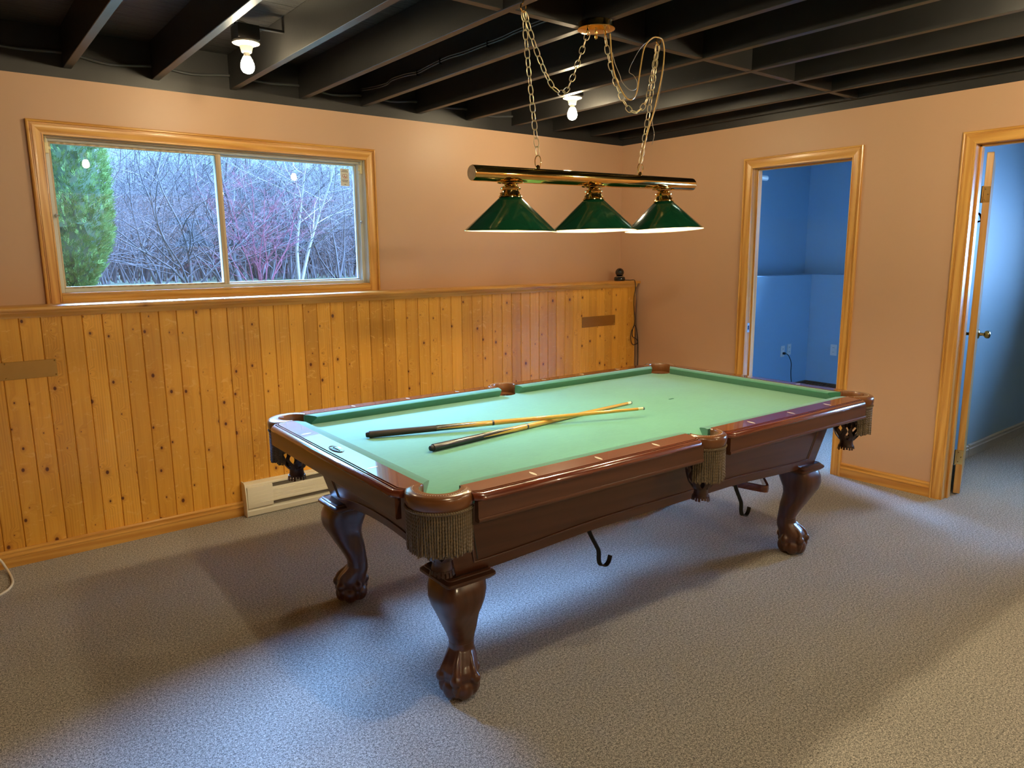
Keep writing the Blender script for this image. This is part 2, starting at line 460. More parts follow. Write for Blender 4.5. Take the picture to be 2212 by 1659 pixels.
# black painted plates above the walls
b = B()
b.box(XL - .2, .10, 0, .2, H, ZC); b.box(0, .10, YN, 0, H, ZC); b.box(XL - .2, XL, YN, 0, H, ZC); b.box(XL - .2, .1, YN - .2, YN, H, ZC)
struct('trim_1', b, M['black'], angle=None, label='black painted plates round the top of the walls')
b = B(); b.box(XL - .2, .2, YN - .2, .25, ZC, ZC + .05); struct('ceiling', b, M['boards'], angle=None, label='black floor boards above the joists')
# joists
JX = [-4.01 + .4045 * k for k in range(-8, 10)]
JX = [x for x in JX if x > XL + .02]
for i, x in enumerate(JX):
    b = B(); x1 = x + .038
    if i % 3 == 0:                                    # lapped joists
        b.box(x, x1, -4.3, -.0, ZJ, ZC, .002, seg=1); b.box(x + .038, x + .076, YN, -4.0, ZJ, ZC, .002, seg=1)
    else: b.box(x, x1, YN, -.0, ZJ + random.uniform(-.002, .002), ZC, .002, seg=1)
    struct('ceiling_joist', b, M['black'], angle=None)
b = B(); b.box(-.04, 0, YN, 0, ZJ, ZC, .002, seg=1); struct('ceiling_joist', b, M['black'], angle=None)
allx = JX + [-.04]
for i, x in enumerate(allx[:-1]):
    yy = -1.985 + random.uniform(-.01, .01)
    b = B(); b.box(x + .038, allx[i + 1], yy - .019, yy + .019, ZJ + .002, ZC, .002, seg=1); struct('ceiling_block', b, M['black'], angle=None)

# ---- wainscot of knotty pine boards on the foundation wall
b = B(); W = .0877; xr = -.034
b.box(XL, xr - .001, -D + .012, 0, 0, HL - .022)
struct('wall_foundation', b, M['tan'], angle=None)
b = B(); k = -31
while True:
    x0 = -4.341 + W * k; x1 = x0 + W; k += 1
    if x0 < XL: continue
    if x0 >= xr: break
    x1 = min(x1, xr); g, c = .0005, .0042
    prof = [(x0 + g, -D + .010), (x0 + g, -D + c), (x0 + g + c * .8, -D), (x1 - g - c * .8, -D), (x1 - g, -D + c), (x1 - g, -D + .010)]
    b.prism([(px, py, .02) for px, py in prof], (0, 0, 1.21))
struct('wall_wainscot', b, M['panel'], angle=None, label='honey coloured knotty pine boarding below the window')
b = B(); b.box(XL, xr, -D + .0125, -D + .008, .02, 1.22); struct('wall_wainscot_backing', b, M['dark_woodZ'], angle=None)
# ledge board, its nosing and the moulding under it
def runx(b, x0, x1, prof): b.prism([(x0, y, z) for y, z in prof], (x1 - x0, 0, 0))
b = B(); yf = -D - .026
runx(b, XL, -.004, [(0, HL), (0, HL - .022), (yf + .003, HL - .022), (yf, HL - .018), (yf, HL - .004), (yf + .004, HL)])
struct('trim_2', b, M['pine_knotX'], angle=50, label='pine ledge board on top of the boarding')
b = B(); runx(b, XL, xr + .004, [(-D, HL - .022), (-D - .019, HL - .022), (-D - .019, HL - .028), (-D - .014, HL - .034), (-D - .008, HL - .042), (-D - .006, HL - .052), (-D, HL - .052)])
struct('trim_3', b, M['pineX'], angle=50)
# baseboards: plain board with a stepped, beaded top
def baseprof(h=.086): return [(0, 0), (.013, 0), (.013, h * .56), (.017, h * .60), (.017, h * .66), (.011, h * .71), (.010, h * .80), (.014, h * .85), (.014, h * .93), (.008, h), (0, h)]
b = B(); runx(b, XL, -3.368, [(-D - a, z) for a, z in baseprof()]); struct('baseboard_far', b, M['pine_knotX'], angle=30)
b = B(); runx(b, -1.86, xr, [(-D - a, z) for a, z in baseprof()]); struct('baseboard_far', b, M['pine_knotX'], angle=30)
def runy(b, y0, y1, prof): b.prism([(x, y0, z) for x, z in prof], (0, y1 - y0, 0))
CW = .070
for y0, y1 in ((D2Y1 + CW, D1Y0 - CW + .012), (D1Y1 + CW, -D)):
    b = B(); runy(b, y0, y1, [(-a, z) for a, z in baseprof(.092)]); struct('baseboard_right', b, M['pine_knotY'], angle=30)
b = B(); runy(b, YN, D2Y0 - CW, [(-a, z) for a, z in baseprof(.092)]); struct('baseboard_right', b, M['pine_knotY'], angle=30)

# ---- mitred mouldings
CAS = [(0, 0), (0, .009), (.003, .0135), (.008, .0135), (.0085, .0095), (.0110, .0095), (.0115, .0120), (.018, .0125), (.030, .0150), (.044, .0170), (.0475, .0168), (.0480, .0125), (.0505, .0125), (.0510, .0165), (.0540, .0165), (.0545, .0125), (.0570, .0125), (.0575, .0190), (.061, .0210), (.066, .0205), (.070, .0175), (.070, 0)]
def mitre(b, A, Bp, n, w, prof, mA=1., mB=1.):
    A, Bp, n, w = Vector(A), Vector(Bp), Vector(n), Vector(w); t = (Bp - A).normalized()
    f0 = lambda a, h: A + n * a + w * h - t * a * mA
    f1 = lambda a, h: Bp + n * a + w * h + t * a * mB
    b.sweep(prof, [f0, f1])

def doorway(name, y0, y1, label, floor_to=0.0):
    """pine lined opening in wall_right (x from 0 to .10)"""
    root = empty(name, (0, (y0 + y1) / 2, 0), 0, label, None, None, 'structure')
    off = Vector((0, -(y0 + y1) / 2, 0))
    def P(x, y, z): return Vector((x, y, z)) + off
    w = (-1, 0, 0)
    for (A, Bq, n, mA, mB, ax) in (((0, y1, 0), (0, y1, DZ), (0, 1, 0), 0, 1, 'Z'), ((0, y0, DZ), (0, y0, 0), (0, -1, 0), 1, 0, 'Z'), ((0, y1, DZ), (0, y0, DZ), (0, 0, 1), 1, 1, 'Y')):
        bb = B(); mitre(bb, P(*A), P(*Bq), n, w, CAS, mA, mB); obj('casing', bb, M['pine' + ax], root, angle=30)
    # jamb boards and stops
    for ya, yb, sy in ((y1, y1 + .018, -1), (y0 - .018, y0, 1)):
        bb = B(); p, q = P(-.002, ya, 0), P(.112, yb, DZ + .018); bb.box(p.x, q.x, p.y, q.y, 0, q.z, .001, seg=1); obj('jamb', bb, M['pineZ'], root, angle=None)
        bb = B(); yy = y1 if sy < 0 else y0; a1, a2 = sorted((P(0, yy, 0).y, P(0, yy + sy * .011, 0).y))
        bb.box(.050, .086, a1, a2, 0, DZ, .002, seg=1); obj('door_stop', bb, M['pineZ'], root, angle=None)
    bb = B(); p, q = P(-.002, y0, DZ), P(.112, y1, DZ + .018); bb.box(p.x, q.x, p.y, q.y, p.z, q.z, .001, seg=1); obj('jamb', bb, M['pineY'], root, angle=None)
    bb = B(); bb.box(.050, .086, P(0, y0, 0).y, P(0, y1, 0).y, DZ - .011, DZ, .002, seg=1); obj('door_stop', bb, M['pineY'], root, angle=None)
    return root, off
d1, off1 = doorway('door_1', D1Y0, D1Y1, 'pine framed open doorway into the blue room with a ledge')
bb = B(); p = Vector((0, D1Y1, 0)) + off1
bb.box(.012, .044, p.y - .0016, p.y, .905, .975, .0006, seg=1); obj('strike_plate', bb, M['steel'], d1, 'bright metal strike plate')
bb = B(); bb.box(.020, .034, p.y - .0022, p.y - .0014, .925, .955); obj('strike_hole', bb, M['iron'], d1)
d2, off2 = doorway('door_2', D2Y0, D2Y1, 'pine framed doorway at the right edge with its door swung open')
# the open slab
ang = math.radians(18.0)
hinge = Vector((.138, -2.690, 0)) + off2
slab_m = Matrix.Translation(hinge) @ Matrix.Rotation(ang, 4, 'Z')
bb = B(); bb.box(.022, .78, -.028, .007, .010, 2.035, .002, mat=slab_m, seg=1); sl = obj('door_slab', bb, M['pineZ'], d2, angle=None)
for z in (.24, 1.80):
    bb = B(); bb.box(.0195, .0222, -.026, .006, z - .045, z + .045, .0008, mat=slab_m, seg=1)
    q = slab_m @ Vector((.012, .012, z)); bb.tube([q + Vector((0, 0, -.047)), q + Vector((0, 0, .047))], .0065, 10)
    bb.box(-.002, .012, .010, .013, z - .045, z + .045, mat=slab_m)
    hg = obj('hinge', bb, M['brass'], sl, 'brass hinge'); 
    bb = B()
    for dz in (-.03, 0, .03): bb.ball(slab_m @ Vector((.0193, -.010 + (.008 if dz else -.006), z + dz)), (.001, .004, .004), 8, 5)
    obj('hinge_screw', bb, M['knob'], sl)
for sg, y0_ in ((-1, -.028), (1, .007)):
    bb = B(); c = slab_m @ Vector((.715, y0_, .93)); R = Matrix.Rotation(ang, 3, 'Z') @ Matrix.Rotation(-sg * PI / 2 * -1, 3, 'X')
    prof = [(.030, 0), (.031, .004), (.026, .008), (.012, .011), (.010, .026), (.012, .034), (.022, .040), (.027, .050), (.026, .062), (.018, .070), (.004, .072)]
    bb.lathe(prof, 20, c, 'Z', True, Matrix.Rotation(ang, 3, 'Z') @ Matrix.Rotation(-sg * PI / 2, 3, 'X'))
    obj('knob', bb, M['knob'], sl, 'antique brass door knob')
bb = B(); hk = [(.30, .008, 1.66), (.30, .03, 1.655), (.30, .055, 1.63), (.30, .058, 1.60), (.30, .045, 1.585), (.30, .03, 1.59)]
bb.tube(smoothpath([slab_m @ Vector(p) for p in hk], 4), .006, 8)
bb.tube(smoothpath([slab_m @ Vector(p) for p in [(.30, .008, 1.66), (.30, .02, 1.70), (.30, .05, 1.715), (.30, .062, 1.705)]], 4), .006, 8)
bb.box(.285, .315, .007, .012, 1.60, 1.72, .001, mat=slab_m); obj('coat_hook', bb, M['iron'], sl, 'black coat hook')

# ---- window in the far wall
win = empty('window_1', (0, 0, 0), 0, 'pine framed sliding basement window looking out on bare trees', None, None, 'structure')
w = (0, -1, 0)
SC = [(a, h * 1.1) for a, h in CAS]
x0, x1, z0, z1 = -4.127, -2.383, 1.306, 2.086
for (A, Bq, n, mA, mB, ax) in (((x0, 0, HL), (x0, 0, z1), (-1, 0, 0), 0, 1, 'Z'), ((x1, 0, z1), (x1, 0, HL), (1, 0, 0), 1, 0, 'Z'), ((x0, 0, z1), (x1, 0, z1), (0, 0, 1), 1, 1, 'X')):
    bb = B(); mitre(bb, A, Bq, n, w, SC, mA, mB); obj('casing', bb, M['pine_knot' + ax], win, angle=30)
bb = B(); bb.prism([(x0, y, z) for y, z in [(0, HL), (-.016, HL), (-.016, HL + .012), (-.013, HL + .016), (-.016, HL + .022), (-.016, HL + .036), (-.008, HL + .044), (0, HL + .046)]], (x1 - x0, 0, 0)); obj('casing', bb, M['pineX'], win, angle=30)
# lining boards: pine sill, bare wood head and right side
bb = B(); bb.box(x0, x1, -.004, .115, z0 - .012, z0 + .004, .002, seg=1); obj('sill', bb, M['pineX'], win, 'varnished pine inner sill', angle=None)
bb = B(); bb.box(x0, x1, 0, .115, z1, z1 + .012); bb.box(x0, x1, .02, .05, z1 - .008, z1); obj('head_lining', bb, M['weathered'], win, 'bare weathered wood', angle=None)
bb = B(); bb.box(x0 - .004, x0, 0, .115, z0, z1); obj('side_lining', bb, M['weatheredZ'], win, angle=None)
bb = B(); bb.box(x1, x1 + .004, 0, .115, z0, z1); obj('side_lining', bb, M['vinyl'], win, 'white painted side board', angle=None)
fy0, fy1 = .045, .115
bb = B()
bb.box(x0, x0 + .022, fy0, fy1, z0, z1, .002, seg=1); bb.box(x1 - .022, x1, fy0, fy1, z0, z1, .002, seg=1)
bb.box(x0 + .022, x1 - .022, fy0, fy1, z1 - .020, z1, .002, seg=1); bb.box(x0 + .022, x1 - .022, fy0, fy1, z0 + .004, z0 + .024, .002, seg=1)
obj('window_frame', bb, M['vinyl'], win, 'off-white window frame', angle=None)
def sash(xa, xb, y, stile_l, stile_r, mat):
    bb = B(); za, zb = z0 + .024, z1 - .020
    bb.box(xa, xa + stile_l, y - .012, y + .012, za, zb, .002, seg=1); bb.box(xb - stile_r, xb, y - .012, y + .012, za, zb, .002, seg=1)
    bb.box(xa + stile_l, xb - stile_r, y - .012, y + .012, za, za + .010, .001, seg=1); bb.box(xa + stile_l, xb - stile_r, y - .012, y + .012, zb - .010, zb, .001, seg=1)
    s = obj('sash', bb, mat, win, angle=None)
    bb = B(); bb.box(xa + stile_l - .002, xb - stile_r + .002, y - .002, y + .002, za + .008, zb - .008)
    obj('pane', bb, M['glass'], s, 'dusty glass pane', angle=None); return s
sash(x0 + .022, -3.262, .070, .010, .030, M['weatheredZ']); sash(-3.292, x1 - .022, .098, .030, .010, M['vinyl'])
# latches at the upper corners and at mid height
for xx, sg in ((x0, 1), (x1, -1)):
    bb = B(); zz = 2.035
    bb.box(*sorted((xx + sg * .002, xx + sg * .020)), .026, .044, zz - .03, zz + .022, .002); bb.box(*sorted((xx + sg * .004, xx + sg * .030)), .030, .040, zz - .012, zz + .002, .002)
    bb.tube([(xx + sg * .010, .024, zz + .02), (xx + sg * .012, .022, zz + .055)], .003, 6)
    obj('latch', bb, M['ivory'], win, 'cream corner latch')
    bb = B(); bb.ball((xx + sg * .020, .036, 1.70), (.007, .009, .010), 10, 6); bb.tube([(xx + sg * .02, .03, 1.70), (xx + sg * .034, .03, 1.70)], .0035, 6)
    obj('lock_pin', bb, M['steel'], win, 'small metal lock pin')
# sticker on the right pane
st = empty('sticker', (-2.478, .0935, 1.985), 0, 'small white printed sticker high in the right corner of the window', 'sticker')
bb = B(); bb.box(-.030, .030, -.0012, 0, -.055, .052); obj('paper', bb, M['paper'], st, angle=None)
bb = B()
for dx, dz, r in ((-.010, .008, .008), (.006, .010, .009), (-.001, -.004, .006), (.012, -.002, .005)):
    bb.tube([(dx + r * math.cos(t * PI / 6), -.0014, dz + r * math.sin(t * PI / 6)) for t in range(12)], .0011, 5, closed=True)
obj('emblem', bb, M['sticker_red'], st, 'red printed emblem')
for zz, ww in ((.042, .016), (.034, .022), (-.020, .022), (-.028, .018), (-.046, .006)):
    bb = B(); bb.box(-ww, ww, -.0015, -.0011, zz - .0018, zz + .0018); obj('printed_line', bb, M['sticker_ink'], st, 'grey line of print', angle=None)

# ---- adjoining blue rooms
MX = 2.75
b = B(); wall_xz(b, .10, MX + .4, 0, .2, 0, 2.45, [(.30, 1.90, 1.28, 2.36)]); b.box(.10, MX + .2, -.2, 0, 0, HL - .012, .004); struct('wall_inner_far', b, M['blue'], angle=None)
b = B(); wall_yz(b, MX + .2, MX + .4, -2.3, 0, 0, 2.45, [(-2.15, -1.0, 1.28, 2.30)]); b.box(MX, MX + .2, -2.3, -.2, 0, HL - .012, .004); struct('wall_inner_right', b, M['blue'], angle=None)  # hole cut for the added window
b = B(); b.box(.10, XR, -2.40, -2.30, 0, 2.45); struct('wall_partition', b, M['blue'], angle=None)
b = B(); wall_yz(b, XR, XR + .2, YN, -2.3, 0, 2.45, [(-4.6, -3.4, 1.15, 1.95)]); b.box(.1, XR, YN - .2, YN, 0, 2.45); struct('wall_inner_end', b, M['blue'], angle=None)
b = B(); b.box(.201, XR + .25, YN - .2, .25, 2.45, 2.5); b.box(.1, .201, YN - .2, .25, 2.45, ZC); struct('ceiling_rooms', b, M['white_ceiling'], angle=None)
b = B(); b.prism([(.10, -.2 - a, z) for a, z in baseprof(.1)], (MX - .10, 0, 0)); struct('baseboard_inner_far', b, M['base_dark'], angle=30)
b = B(); b.prism([(MX - a, -2.3, z) for a, z in baseprof(.1)], (0, 2.1, 0)); struct('baseboard_inner_right', b, M['base_dark'], angle=30)
b = B(); b.prism([(.10, -2.40 - a, z) for a, z in baseprof(.092)], (1.02, 0, 0)); b.prism([(1.125, -2.40 - a * 1.15, z * 1.03) for a, z in baseprof(.092)], (XR - 1.125, 0, 0)); struct('baseboard_partition', b, M['base_grey'], angle=30)
for nm, (xa, xb, za, zb, fixed) in {'window_2': (.30, 1.90, 1.28, 2.36, 'x')}.items():
    r = empty(nm, (0, 0, 0), 0, None, None, None, 'structure')
    bb = B(); bb.box(xa, xa + .03, .06, .11, za, zb); bb.box(xb - .03, xb, .06, .11, za, zb); bb.box(xa, xb, .06, .11, za, za + .03); bb.box(xa, xb, .06, .11, zb - .03, zb); obj('window_frame', bb, M['vinyl'], r, angle=None)
    bb = B(); bb.box(xa + .02, xb - .02, .083, .087, za + .02, zb - .02); obj('pane', bb, M['glass'], r, angle=None)
r = empty('window_3', (0, 0, 0), 0, None, None, None, 'structure')
bb = B(); ya, yb, za, zb, xx = -4.6, -3.4, 1.15, 1.95, XR + .08
bb.box(xx, xx + .05, ya, ya + .03, za, zb); bb.box(xx, xx + .05, yb - .03, yb, za, zb); bb.box(xx, xx + .05, ya, yb, za, za + .03); bb.box(xx, xx + .05, ya, yb, zb - .03, zb); obj('window_frame', bb, M['vinyl'], r, angle=None)
bb = B(); bb.box(xx + .02, xx + .024, ya + .02, yb - .02, za + .02, zb - .02); obj('pane', bb, M['glass'], r, angle=None)

r = empty('added_window', (0, 0, 0), 0, None, None, None, 'structure')  # unseen window added to let more light into the blue room
bb = B(); ya, yb, za, zb, xx = -2.15, -1.0, 1.28, 2.30, MX + .28
bb.box(xx, xx + .05, ya, ya + .03, za, zb); bb.box(xx, xx + .05, yb - .03, yb, za, zb); bb.box(xx, xx + .05, ya, yb, za, za + .03); bb.box(xx, xx + .05, ya, yb, zb - .03, zb); obj('window_frame', bb, M['vinyl'], r, angle=None)
bb = B(); bb.box(xx + .02, xx + .024, ya + .02, yb - .02, za + .02, zb - .02); obj('pane', bb, M['glass'], r, angle=None)

# outlets, cord and pipe end in the blue rooms
def outlet(loc, rz, label):
    o = empty('wall_outlet', loc, rz, label, 'outlet', None)
    bb = B(); bb.box(-.035, .035, -.006, 0, -.058, .058, .003); obj('cover_plate', bb, M['white_pl'], o, angle=None)
    for dz in (-.024, .024):
        bb = B(); bb.box(-.014, .014, -.0085, -.005, dz - .015, dz + .015, .003); s = obj('socket', bb, M['white_pl'], o, angle=None)
        bb = B()
        for dx in (-.006, .006): bb.box(dx - .0012, dx + .0012, -.009, -.0082, dz - .004, dz + .006)
        obj('slot', bb, M['iron'], s, angle=None)
    return o
outlet((2.263, -.2, .46), 0, 'pale outlet with a black plug in it on the blue wall'); outlet((2.385, -.2, .47), 0, 'pale outlet with nothing plugged in, beside the one with the plug')
outlet((MX, -.50, .46), PI / 2 * -1, 'pale outlet on the blue wall next to the pine door casing')
pc = empty('power_cord', (2.265, -.212, .44), 0, 'dark cord drooping from the blue room outlet to the floor', 'cord')
bb = B(); bb.box(-.012, .012, -.022, .003, -.012, .012, .004); obj('plug', bb, M['black_cord'], pc)
bb = B(); bb.tube(smoothpath([(0, -.02, 0), (.03, -.04, -.02), (.075, -.05, -.10), (.08, -.05, -.20), (.10, -.05, -.30), (.16, -.05, -.40), (.24, -.06, -.437)], 6), .004, 6); obj('cable', bb, M['black_cord'], pc)
pp = B(); pp.lathe([(.024, -.16), (.024, 0), (.018, .001), (.018, -.1)], 16, (1.812, -.2, 2.19), 'X', False); 
obj('wall_pipe', pp, M['white_pl'], None, 'short pale pipe end showing just inside the blue room door jamb', 'pipe')
# ================================================================= FIXTURES ON THE FAR WALL
def brass_plate(cx, x0, x1, z0, z1, label):
    o = empty('brass_plate', (x0, -D, z0), 0, label, 'plate', None)
    w_, h_ = x1 - x0, z1 - z0
    bb = B(); bb.box(0, w_, -.003, -.0006, 0, h_, .0008, seg=1); obj('sheet', bb, M['brass_dull'], o, angle=None)
    n = max(2, round(w_ / .21) + 1)
    for i in range(n):
        for zz in (.008, h_ - .008):
            bb = B(); bb.ball((.007 + (w_ - .014) * i / (n - 1), -.0035, zz), (.004, .002, .004), 10, 5); obj('mounting_screw', bb, M['brass'], o)
    return o
brass_plate(0, -4.83, -4.208, .918, 1.003, 'long dull brass plate screwed to the pine boards at the left edge')
brass_plate(0, -.655, -.278, .908, .992, 'dull brass plate on the pine boards near the corner')

# baseboard heater
h0, h1 = -3.370, -1.862
ht = empty('baseboard_heater', (h0, -D, 0), 0, 'cream electric baseboard heater under the pine boarding', 'heater')
L_ = h1 - h0
bb = B(); bb.box(.004, L_ - .004, -.020, 0, .02, .196, .002, seg=1); bb.prism([(0.004, y, z) for y, z in [(-.002, .196), (-.050, .190), (-.056, .184), (-.056, .176), (-.050, .174), (-.002, .180)]], (L_ - .008, 0, 0)); obj('back_plate', bb, M['heater'], ht, angle=30)
bb = B(); bb.box(.16, L_ - .16, -.046, -.020, .045, .174); obj('grille', bb, M['heater_dark'], ht, 'dark grille slots', angle=None)
pr = [(-.052, .152), (-.060, .150), (-.062, .143), (-.060, .140), (-.063, .138), (-.063, .112), (-.061, .110), (-.063, .108), (-.063, .090), (-.061, .088), (-.063, .086), (-.063, .072), (-.058, .066), (-.050, .066), (-.050, .152)]
bb = B(); bb.prism([(.158, y, z) for y, z in pr], (L_ - .316, 0, 0)); obj('front_cover', bb, M['heater'], ht, angle=25)
bb = B(); bb.prism([(0.004, y, z) for y, z in [(-.0, .004), (-.066, .004), (-.069, .008), (-.069, .034), (-.064, .040), (-.052, .044), (-.02, .044), (0, .044)]], (L_ - .008, 0, 0)); obj('bottom_rail', bb, M['heater'], ht, angle=30)
for xa in (.010, L_ - .160):
    bb = B(); bb.box(xa, xa + .150, -.066, -.02, .048, .176, .006)
    for k_ in range(4): bb.box(xa + .035, xa + .150, -.0672, -.060, .075 + k_ * .022, .0765 + k_ * .022)
    obj('end_cover', bb, M['heater'], ht, angle=30)
for xa in (0, L_ - .006):
    bb = B(); bb.prism([(xa, y, z) for y, z in [(0, .002), (-.068, .002), (-.072, .008), (-.070, .12), (-.062, .175), (-.052, .196), (-.03, .202), (0, .202)]], (.006, 0, 0)); obj('end_cap', bb, M['heater'], ht, angle=30)

# little pan-tilt camera on the ledge
cm = empty('security_camera', (-.150, -.135, HL), 0, 'small black ball-headed camera on the ledge in the corner', 'camera')
bb = B(); bb.lathe([(.042, 0), (.046, .006), (.047, .020), (.043, .032), (.034, .038), (.031, .042)], 28); obj('base', bb, M['gloss_black'], cm)
bb = B(); bb.lathe([(.0435, .0335), (.0442, .0355), (.0425, .0375)], 28, cap=False); obj('ring', bb, M['steel'], cm, 'thin silver ring')
bb = B(); bb.ball((0, 0, .070), .036, 24, 16); hd = obj('head', bb, M['gloss_black'], cm)
bb = B(); q = Vector((-.62, -.75, .10)).normalized(); bb.lathe([(.011, 0), (.011, .004), (.007, .0055), (.002, .006)], 16, Vector((0, 0, .070)) + q * .033, 'Z', True, q.to_track_quat('Z', 'Y').to_matrix()); obj('lens', bb, M['cue_rubber'], hd)
pts = [(-.105, -.130, 1.266), (-.085, -.19, 1.266), (-.083, -.232, 1.268), (-.080, -.244, 1.255), (-.072, -.243, 1.20), (-.066, -.226, 1.133), (-.060, -.222, 1.03), (-.050, -.222, .945), (-.055, -.222, .885), (-.085, -.222, .845), (-.098, -.224, .80), (-.088, -.226, .745), (-.055, -.226, .725), (-.012, -.226, .742), (-.035, -.228, .775), (-.078, -.226, .800), (-.070, -.222, .865), (-.045, -.222, .888), (-.022, -.222, .84), (-.004, -.224, .74), (.0, -.226, .60)]
pts = [Vector(p) - cm.location for p in pts]
pts2 = [Vector((min(p[0], .142), p[1], p[2])) for p in pts] + [Vector((.140, -.09, -.90)), Vector((.139, -.09, -1.16))]
bb = B(); bb.tube(smoothpath(pts2, 6), .0032, 7); obj('cord', bb, M['black_cord'], cm, 'black cord looping down the boards')

# white cable lying on the carpet at the left edge
bb = B(); bb.tube(smoothpath([(-4.74, -.234, .22), (-4.62, -.232, .14), (-4.545, -.236, .066), (-4.520, -.27, .02), (-4.508, -.36, .006), (-4.512, -.46, .006), (-4.545, -.535, .006), (-4.63, -.60, .006), (-4.8, -.64, .006)], 8), .0055, 8)
obj('white_cable', bb, M['white_cord'], None, 'white cable curling on the carpet at the left edge by the baseboard', 'cable')

# painted cables on the joists
cab = [(-.04, 2.502), (-.161, 2.489), (-.348, 2.479), (-.417, 2.492), (-.576, 2.488), (-.701, 2.477), (-.797, 2.483), (-.935, 2.491), (-1.023, 2.493), (-1.149, 2.487), (-1.269, 2.487), (-1.355, 2.487), (-1.464, 2.486), (-1.619, 2.492), (-1.94, 2.49)]
jx = min(JX, key=lambda q: abs(q + 2.392))
cb = empty('ceiling_cable', (jx, 0, ZJ), 0, 'pair of thin wires stapled along a joist left of the brass lamp', 'cable')
for dz in (0, .011):
    bb = B(); bb.tube(smoothpath([(-.005, y, z + dz - ZJ) for y, z in cab], 4), .0042, 6); obj('wire', bb, M['grey_cable'], cb)
for y, z in (cab[5], cab[7], cab[11]):
    bb = B(); bb.box(-.011, 0, y - .003, y + .003, z - .012 - ZJ, z + .02 - ZJ); obj('staple', bb, M['iron'], cb, angle=None)
bb = B(); pts = []
for i, x in enumerate(JX):
    if -4.5 < x < -1.0:
        pts += [(x + .02, -.012, 2.487 - .004 * (i % 3)), (x + .21, -.012, 2.474 - .008 * ((i * 2) % 3))]
bb.tube(smoothpath(pts, 4), .008, 8); obj('ceiling_cable', bb, M['grey_cable'], None, 'dark cable running along the black plate above the window wall', 'cable')
# ================================================================= POOL TABLE  (local u along, v across; v<0 faces the camera)
PT = empty('pool_table', (TX, TY, 0), TH, 'large mahogany pool table with green cloth, fringed leather pockets and claw feet', 'pool table')
NU, NV = 1.1175, .5737        # cushion nose lines
CU, CV, CR = 1.140, .600, .060
SV, SR = .645, .056

# cloth bed with pocket cut-outs
def arc(cx, cy, r, a0, a1, n=12): return [(cx + r * math.cos(a0 + (a1 - a0) * i / n), cy + r * math.sin(a0 + (a1 - a0) * i / n)) for i in range(n + 1)]
BU, BV = 1.165, .622
q1 = []
r = .064
aE = math.asin(-math.sqrt(r * r - (BU - CU) ** 2) / r); aN = PI - math.asin((BV - CV) / r)
c_ne = [(x, y) for x, y in arc(CU, CV, r, aE, -(2 * PI - aN), 14)]          # passes through the table side
poly = []
side = arc(0, SV, .060, math.asin((BV - SV) / .060), -PI - math.asin((BV - SV) / .060), 12)
poly += c_ne + side + [(-x, y) for x, y in reversed(c_ne)]
poly += [(-x, -y) for x, y in c_ne] + [(-x, -y) for x, y in side] + [(x, -y) for x, y in reversed(c_ne)]
b = B(); b.prism([(x, y, ZB) for x, y in poly], (0, 0, -.022)); obj('cloth_bed', b, M['felt'], PT, angle=None)
b = B(); b.box(-1.06, 1.06, -.52, .52, .70, ZB - .022); obj('slate_frame', b, M['dark_woodX'], PT, angle=None)
# foot spot
b = B(); b.box(.545, .575, -.006, .006, ZB, ZB + .0007); obj('spot_mark', b, M['felt_dark'], PT, 'small dark spot mark on the cloth', angle=None)

# local frames: seg along a line, 'a' measured outwards from the nose line
def frame(kind, s, pos):
    if kind == 'L': return lambda a, z: Vector((pos, s * (NV + a), z))
    return lambda a, z: Vector((s * (NU + a), pos, z))
CUSH = [(.050, ZT + .002), (.030, ZT + .0025), (.006, ZT - .001), (0, ZT - .0045), (.002, ZT - .009), (.020, ZT - .030), (.026, ZB), (.050, ZB)]
RAIL = [(.047, ZT - .002), (.0475, ZT + .0045), (.1155, ZT + .0015), (.1160, ZT - .005), (.1200, ZT - .005), (.1205, ZT + .0005), (.1245, ZT + .0005), (.1250, ZT - .006), (.1290, ZT - .006), (.1295, ZT - .0005), (.1350, ZT - .001), (.1415, ZT - .004), (.1465, ZT - .010), (.148, ZT - .016), (.146, ZT - .021), (.138, ZT - .0235), (.047, ZT - .0235)]
SKIRT = [(.132, ZT - .022), (.1395, ZT - .022), (.1395, .7365), (.142, .735), (.1435, .731), (.1435, .727), (.141, .7225), (.132, .7215), (.120, .7215), (.120, ZT - .022)]
SKIRT_S = [(.132, ZT - .022), (.1395, ZT - .022), (.1395, .727), (.137, .7225), (.132, .7215), (.120, .7215), (.120, ZT - .022)]
segs = [('L', -1, -1.045, -.067), ('L', -1, .067, 1.045), ('L', 1, -1.045, -.067), ('L', 1, .067, 1.045), ('S', -1, -.500, .500), ('S', 1, -.500, .500)]
